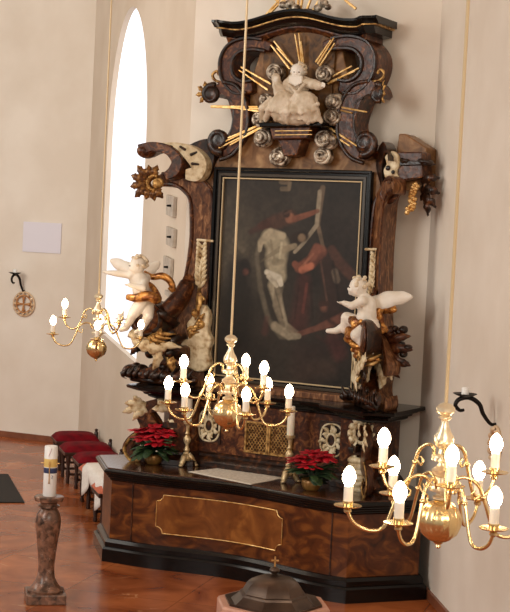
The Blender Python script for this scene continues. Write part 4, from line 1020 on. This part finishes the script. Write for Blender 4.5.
# ------------------------------------------------------------------ stools along the window wall
AW = math.atan2(ew.y, ew.x)
def stool(X, y, label, kind, seatw=.62, zt=.50):
    r = thing('upholstered_stool', label, 'stool', (X, y, 0), AW, 'stools along the window wall')
    for sx in (-1, 1):
        for sy in (-1, 1):
            x, yy = sx*.24, sy*(seatw/2-.06)
            MB().lathe([(.022, 0), (.028, .02), (.02, .06), (.032, .14), (.018, .2), (.03, .28), (.036, .34), (.036, .38)], 10, c=(x, yy, 0)).build('leg', M['stoolwood'], r)
    MB().box((0, 0, .395), (.56, seatw, .05)).build('seat_frame', M['stoolwood'], r, bevel=.01, smooth=False)
    b = MB()
    for sx in (-1, 1): b.box((sx*.24, 0, .12), (.03, seatw-.14, .03))
    b.box((0, 0, .12), (.46, .03, .03)); b.build('stretcher', M['stoolwood'], r, smooth=False)
    s = MB(); nx = 12; vs = []; fs = []
    for i in range(nx+1):
        for j in range(nx+1):
            a, b2 = -1+2*i/nx, -1+2*j/nx; vs.append((a*.28, b2*seatw/2, .42+(zt-.42)*(1-a**6)**.5*(1-b2**6)**.5+.02*(1-a*a)*(1-b2*b2)))
    for i in range(nx):
        for j in range(nx): a = i*(nx+1)+j; fs.append((a, a+nx+1, a+nx+2, a+1))
    bs = len(vs); vs += [(-.28, -seatw/2, .42), (.28, -seatw/2, .42), (.28, seatw/2, .42), (-.28, seatw/2, .42)]; fs.append((bs, bs+3, bs+2, bs+1))
    s.add(vs, fs).build('seat_cushion', M[kind], r, smooth='all')
    kb = MB(); kb.lathe([(.03, .39), (.03, .48), (.018, .50), (.028, .52), (.012, .535)], 10, c=(.22, -seatw/2-.02, 0)); kb.build('corner_finial', M['stoolwood'], r)
    return r
def wallpt(s, d): q = PC+ew*s+nw*d; return q.x, q.y
x, y = wallpt(4.75, .38); stool(x, y, 'red velvet stool farthest along the window wall', 'velvet')
x, y = wallpt(3.75, .38); stool(x, y, 'red velvet stool, middle one of the three red stools', 'velvet', .68)
x, y = wallpt(2.85, .36); stool(x, y, 'red velvet stool nearest the cloth-covered stool', 'velvet')
x, y = wallpt(1.95, .42); s4 = stool(x, y, 'salmon-seated stool with white cloth draped over it', 'salmon'); S4 = Vector((x, y, 0))
x, y = wallpt(.70, .46); s5 = stool(x, y, 'salmon-seated stool just behind the left corner of the altar table', 'salmon')
# white cloth hanging over the salmon stools
def drape_sheet(name, label, P, over, n1=20, n2=16, group=None):
    vs = []
    for i in range(n1+1):
        for j in range(n2+1): vs.append(P(i/n1, j/n2))
    fs = [(i*(n2+1)+j, (i+1)*(n2+1)+j, (i+1)*(n2+1)+j+1, i*(n2+1)+j+1) for i in range(n1) for j in range(n2)]
    o = MB().add(vs, fs).build(name, M['cloth'], smooth='all', off=(S4.x, S4.y, .5)); o.location = (S4.x, S4.y, .5)
    q = o.modifiers.new('solid', 'SOLIDIFY'); q.thickness = .006; q.offset = 1
    return tag(o, label, 'cloth', group)
def Pd(a, b):
    # a along the row (towards the altar), b from the wall to beyond the front edge, then down
    sw = 1.85-1.38*a; L = b*(.92+.13*math.sin(a*9+1)); d = .04+L; z = .545
    if d > .70: z = .545-(d-.70); d = .735+.02*math.sin(a*18)
    z += .006*math.sin(a*20+b*5)
    q = PC+ew*sw+nw*d; return (q.x, q.y, z)
drape_sheet('draped_cloth', 'white cloth hanging over the salmon-seated stools beside the altar table', Pd, None)

# ------------------------------------------------------------------ on the walls
def sconce(foot, n, along, k, up, label, r_med, cen, grp):
    foot = Vector(foot); n = Vector(n); along = Vector(along); r = thing('wall_candle_bracket', label, 'candle bracket', foot, 0, grp)
    P = [Vector((0, 0, 0)), n*.05*k+Vector((0, 0, .0)), n*.12*k+Vector((0, 0, .09*up)), n*.16*k+Vector((0, 0, .18*up)), n*.25*k+Vector((0, 0, .235*up)), n*.34*k+Vector((0, 0, .215*up)), n*.37*k+Vector((0, 0, .16*up)), n*.33*k+Vector((0, 0, .115*up)), n*.29*k+Vector((0, 0, .12*up))]
    C_ = catmull(P, 5); nn = len(C_)
    MB().tube(C_, [.012+.008*math.sin(PI*i/(nn-1)) for i in range(nn)], 8).build('scroll_arm', M['iron'], r, smooth='all')
    e = n*.29*k+Vector((0, 0, .235*up)); MB().lathe([(.012, -.015), (.02, 0), (.06, .012), (.10, .03), (.10, .034), (.05, .02), (.03, .018)], 20, c=e).build('drip_pan', M['iron'], r)
    MB().lathe([(.03, .018), (.032, .02), (.032, .075), (.024, .085), (.005, .08)], 16, c=e).build('candle', M['waxw'], r)
    # consecration medallion below the bracket
    md = thing('consecration_medallion', label.replace('black iron candle bracket', 'round ochre relief medallion with a cross').replace(' beside the nearest chandelier', ''), 'wall relief', Vector(cen), 0, 'relief medallions on the walls')
    def ringp(rr, off): return [along*rr*math.cos(2*PI*i/32)+Vector((0, 0, rr*math.sin(2*PI*i/32)))+n*off for i in range(32)]
    MB().tube(ringp(r_med, .01), .014, 7, closed=True).build('outer_ring', M['plaster'], md, smooth='all')
    MB().tube(ringp(r_med*.72, .012), .012, 7, closed=True).build('inner_ring', M['ochre'], md, smooth='all')
    b = MB()
    for a in range(12):
        t = 2*PI*a/12; d1 = along*math.cos(t)+Vector((0, 0, math.sin(t))); b.leaf([d1*r_med*.75+n*.01, d1*r_med*.88+n*.035, d1*r_med*1.02+n*.012], .03, 2, nrm=n)
    b.build('leaf_wreath', M['plaster'], md, smooth='all')
    b = MB()
    for a in range(4):
        t = PI/2*a; d1 = along*math.cos(t)+Vector((0, 0, math.sin(t))); b.tube([n*.014, d1*r_med*.35+n*.02, d1*r_med*.6+n*.014], [.012, .016, .032], 8)
    b.build('relief_cross', M['ochre'], md, smooth='all')
def wall_point(P0, P1, x, y, d=0.0):
    s, z = WP(P0, P1, x, y); e = (Vector(P1)-Vector(P0)).normalized(); q = Vector(P0)+e*s; return Vector((q.x, q.y, z)), e
fp_, e = wall_point(PB, PL, 25, 291); e3 = Vector((e.x, e.y, 0)); nl = Vector((e.y, -e.x, 0)); nl = nl if nl.y < 0 else -nl
cn, _ = wall_point(PB, PL, 25, 304)
sconce(fp_, nl.lerp(Vector((e.x, e.y, 0)), .25).normalized(), e3, .75, 1.1, 'black iron candle bracket on the far left wall', .19, cn+nl*.02, 'wall candle brackets')
fp_, e = wall_point(PD, PE, 496, 424); e3 = Vector((e.x, e.y, 0)); nr_ = Vector((e.y, -e.x, 0)); nr_ = nr_ if nr_.x < 0 else -nr_
cn, _ = wall_point(PD, PE, 497, 445)
sconce(fp_, nr_, e3, .95, .9, 'black iron candle bracket on the right wall beside the nearest chandelier', .15, cn+nr_*.005, 'wall candle brackets')
# pale square panel on the left wall
p0, e = wall_point(PB, PL, 23, 252); p1, _ = wall_point(PB, PL, 61, 252); q0, _ = wall_point(PB, PL, 42, 223); e3 = Vector((e.x, e.y, 0))
cen = (p0+p1)/2; cen.z = (q0.z+cen.z)/2; hw = (p1-p0).length/2; hh = abs(q0.z-p0.z)/2
b = MB(); n3 = nl; vs = [cen+e3*a*hw+Vector((0, 0, c*hh))+n3*d for d in (.004, .02) for a, c in ((-1, -1), (1, -1), (1, 1), (-1, 1))]
b.add(vs, [(0, 1, 2, 3), (7, 6, 5, 4), (0, 4, 5, 1), (1, 5, 6, 2), (2, 6, 7, 3), (3, 7, 4, 0)])
o = b.build('wall_panel', M['panel'], smooth=False, off=tuple(cen)); o.location = cen; tag(o, 'plain white rectangular panel high on the left wall', 'panel')
# grey stone blocks on the window wall beside the altarpiece
for (x, y, hgt, lab) in ((173.5, 206, 20, 'topmost grey block on the wall beside the altarpiece'), (173.5, 237, 18, 'middle grey block on the wall beside the altarpiece'), (170.5, 267, 19, 'lowest large grey block on the wall beside the altarpiece'), (171, 294, 5, 'small dark grey chip on the wall above the left volute')):
    p, e = wall_point(PC, PB, x, y); zt = hgt/85.0/2; e3 = Vector((e.x, e.y, 0)); n3 = Vector((nw.x, nw.y, 0))
    wv = .18 if hgt > 10 else .12
    b = MB(); jit = .02
    vs = [Vector((0, 0, 0))+e3*a*wv*(1+(.08 if c > 0 else 0))+Vector((0, 0, c*zt+a*.015))+n3*d for d in (.004, .05) for a, c in ((-1, -1), (1, -1), (1, 1), (-1, 1))]
    b.add(vs, [(0, 1, 2, 3), (7, 6, 5, 4), (0, 4, 5, 1), (1, 5, 6, 2), (2, 6, 7, 3), (3, 7, 4, 0)])
    o = b.build('wall_block', M['block'], smooth=False, bevel=.008); o.location = p; tag(o, lab, 'stone block', 'grey blocks on the window wall')
    if hgt > 10: MB().cap(n3*.05-e3*wv*.5, n3*.09-e3*wv*.5, .015, .012, 8).build('peg', M['iron'], o)

# ------------------------------------------------------------------ further carving on the altarpiece
def carved():
    b = MB()
    for (a, c, d_) in (((-1.20, 2.30), (-1.42, 2.42), .07), ((-1.14, 2.44), (-1.32, 2.60), .06), ((-1.10, 2.20), (-1.30, 2.26), .06), ((-1.04, 2.10), (-1.22, 2.14), .06), ((-1.02, 2.34), (-1.16, 2.20), .05), ((-1.36, 2.30), (-1.56, 2.26), .06), ((-1.44, 2.20), (-1.60, 2.12), .05)):
        p = Vector((a[0], -.30, a[1])); q = Vector((c[0], -.40, c[1])); b.leaf([p, (p+q)/2+Vector((0, -.09, .03)), q], d_, 4, depth=.5)
    for (u, z, r) in ((-1.30, 2.30, .06), (-1.22, 2.22, .05), (-1.40, 2.14, .055), (-1.16, 2.36, .05)): b.ell((u, -.36, z), (r, r, r))
    return b
both(carved, 'carved_foliage', M['dark'], smooth='all')
# leafy side ornament seen at the outer edge of the right wing
b = MB()
for (x0, y0, x1, y1, wd) in ((384, 344, 411, 336, .06), (384, 350, 413, 350, .07), (384, 356, 411, 366, .06), (380, 338, 398, 328, .06), (382, 362, 400, 378, .05), (378, 345, 390, 360, .06)):
    p, q = Q(x0, y0, .30), Q(x1, y1, .30); b.leaf([p, (p+q)/2+Vector((0, -.08, .02)), q], wd, 4, depth=.5)
b.spiral(T(392, 348, .3), .10, 1.4, .035, .32, 1, 0)
o = b.build('carved_foliage', M['redwood'], None, smooth='all'); o.parent = RE
# cream ring and shell on the right console
b = MB(); c = T(362, 433, .44)
b.tube([(c[0]+.085*math.cos(2*PI*k/20), -.45, c[1]+.10*math.sin(2*PI*k/20)) for k in range(3, 19)], .020, 7)
for k in range(9):
    a = R_(-40+k*32); b.leaf([(c[0]+.07*math.cos(a), -.44, c[1]+.08*math.sin(a)), (c[0]+.11*math.cos(a), -.49, c[1]+.12*math.sin(a)), (c[0]+.145*math.cos(a+.2), -.45, c[1]+.155*math.sin(a+.2))], .04, 2)
o = b.build('console_wreath', M['cream'], None, smooth='all'); o.parent = RE
b = MB()
for k in range(7): b.cap(Q(351-.6*k, 460+6*k, .5), Q(367-1.5*k, 462+5.6*k, .5), .034, .034)
o = b.build('console_shell', M['cream'], None, smooth='all'); o.parent = RE
b = MB(); b.prism(ribbon(TT([(366, 446), (376, 455), (372, 468), (366, 480), (372, 492)], .46), [.1, .13, .1, .1, .12]), .3, .48); o = b.build('console_scroll', M['redwood'], None, bevel=.02); o.parent = RE
b = MB(); b.prism(TT([(348, 447), (366, 449), (364, 456), (349, 455)], .46), .3, .47); o = b.build('console_ledge', M['dark'], None, bevel=.01); o.parent = RE
# upper right corner seen from its inner side: cream cartouche face, gilt cluster, dark block with ledge
def right(b, name, mt, **kw):
    o = b.build(name, mt, None, **kw); o.parent = RE; return o
right(MB().prism(curve2(TT([(384, 157), (390, 151), (397, 154), (399, 164), (396, 172), (398, 179), (386, 179), (383, 170), (386, 164), (384, 157)], .2), 3)[:-1], .02, .20), 'corner_cartouche', M['cream'], bevel=.02)
for (x, y, r) in ((391, 158, .030), (388, 168, .026), (393, 172, .02)): right(MB().ell(tuple(Q(x, y, .205)), (r, .012, r)), 'cartouche_slot', M['dark'], smooth='all')
b = MB()
for k in range(12): b.ell(tuple(Q(387+random.uniform(0, 13), 178+random.uniform(0, 7), .22)), (.026, .022, .02), n=8, m_=6)
right(b, 'gilt_cluster', M['gold'], smooth='all')
b = MB(); b.prism(TT([(398, 160), (427, 161), (427, 165), (398, 166)], .18), -.0, .18); b.ell(tuple(Q(430, 163, .12)), (.035, .05, .03)); right(b, 'corner_ledge', M['dark'], bevel=.01)
b = MB(); c = T(388, 194, .16); b.spiral(c, .095, 1.4, .04, .16, -1, 1.2); right(b, 'pillar_volute', M['redwood'], smooth='all')
b = MB(); b.prism(TT([(400, 134), (406, 134), (428, 148), (428, 190), (398, 190), (398, 150)], -.05), -.28, -.02); right(b, 'corner_slab', M['tan'], bevel=.01)
# gilded ribs and cream leaves below the right putto
b = MB()
for k in range(5):
    y = 341+5.2*k; P = catmull([Q(352+1.2*k, y, .60), Q(360+k, y+3, .70), Q(369+k, y+2, .70), Q(378+k, y-2, .56)], 4); b.tube(P, [.008+.014*math.sin(PI*i/(len(P)-1)) for i in range(len(P))], 7)
right(b, 'gilded_rib', M['gold'], smooth='all')
b = MB()
b.leaf([Q(376, 364, .44), Q(382, 374, .54), Q(380, 389, .50)], .075, 4, depth=.55); b.leaf([Q(382, 372, .46), Q(388, 374, .5), Q(392, 380, .46)], .05, 3, depth=.5)
b.leaf([Q(358, 358, .5), Q(366, 368, .56), Q(364, 388, .50)], .06, 4, depth=.5); b.ell(tuple(Q(362, 386, .48)), (.06, .05, .04))
right(b, 'acanthus', M['cream'], smooth='all')
b = MB()
for k in range(16):
    x, y = random.uniform(372, 408), random.uniform(326, 372); p = Q(x, y, .30); b.ell(tuple(p), (random.uniform(.035, .06), .06, random.uniform(.03, .05)), n=10, m_=7)
right(b, 'carved_foliage', M['dark'], smooth='all')
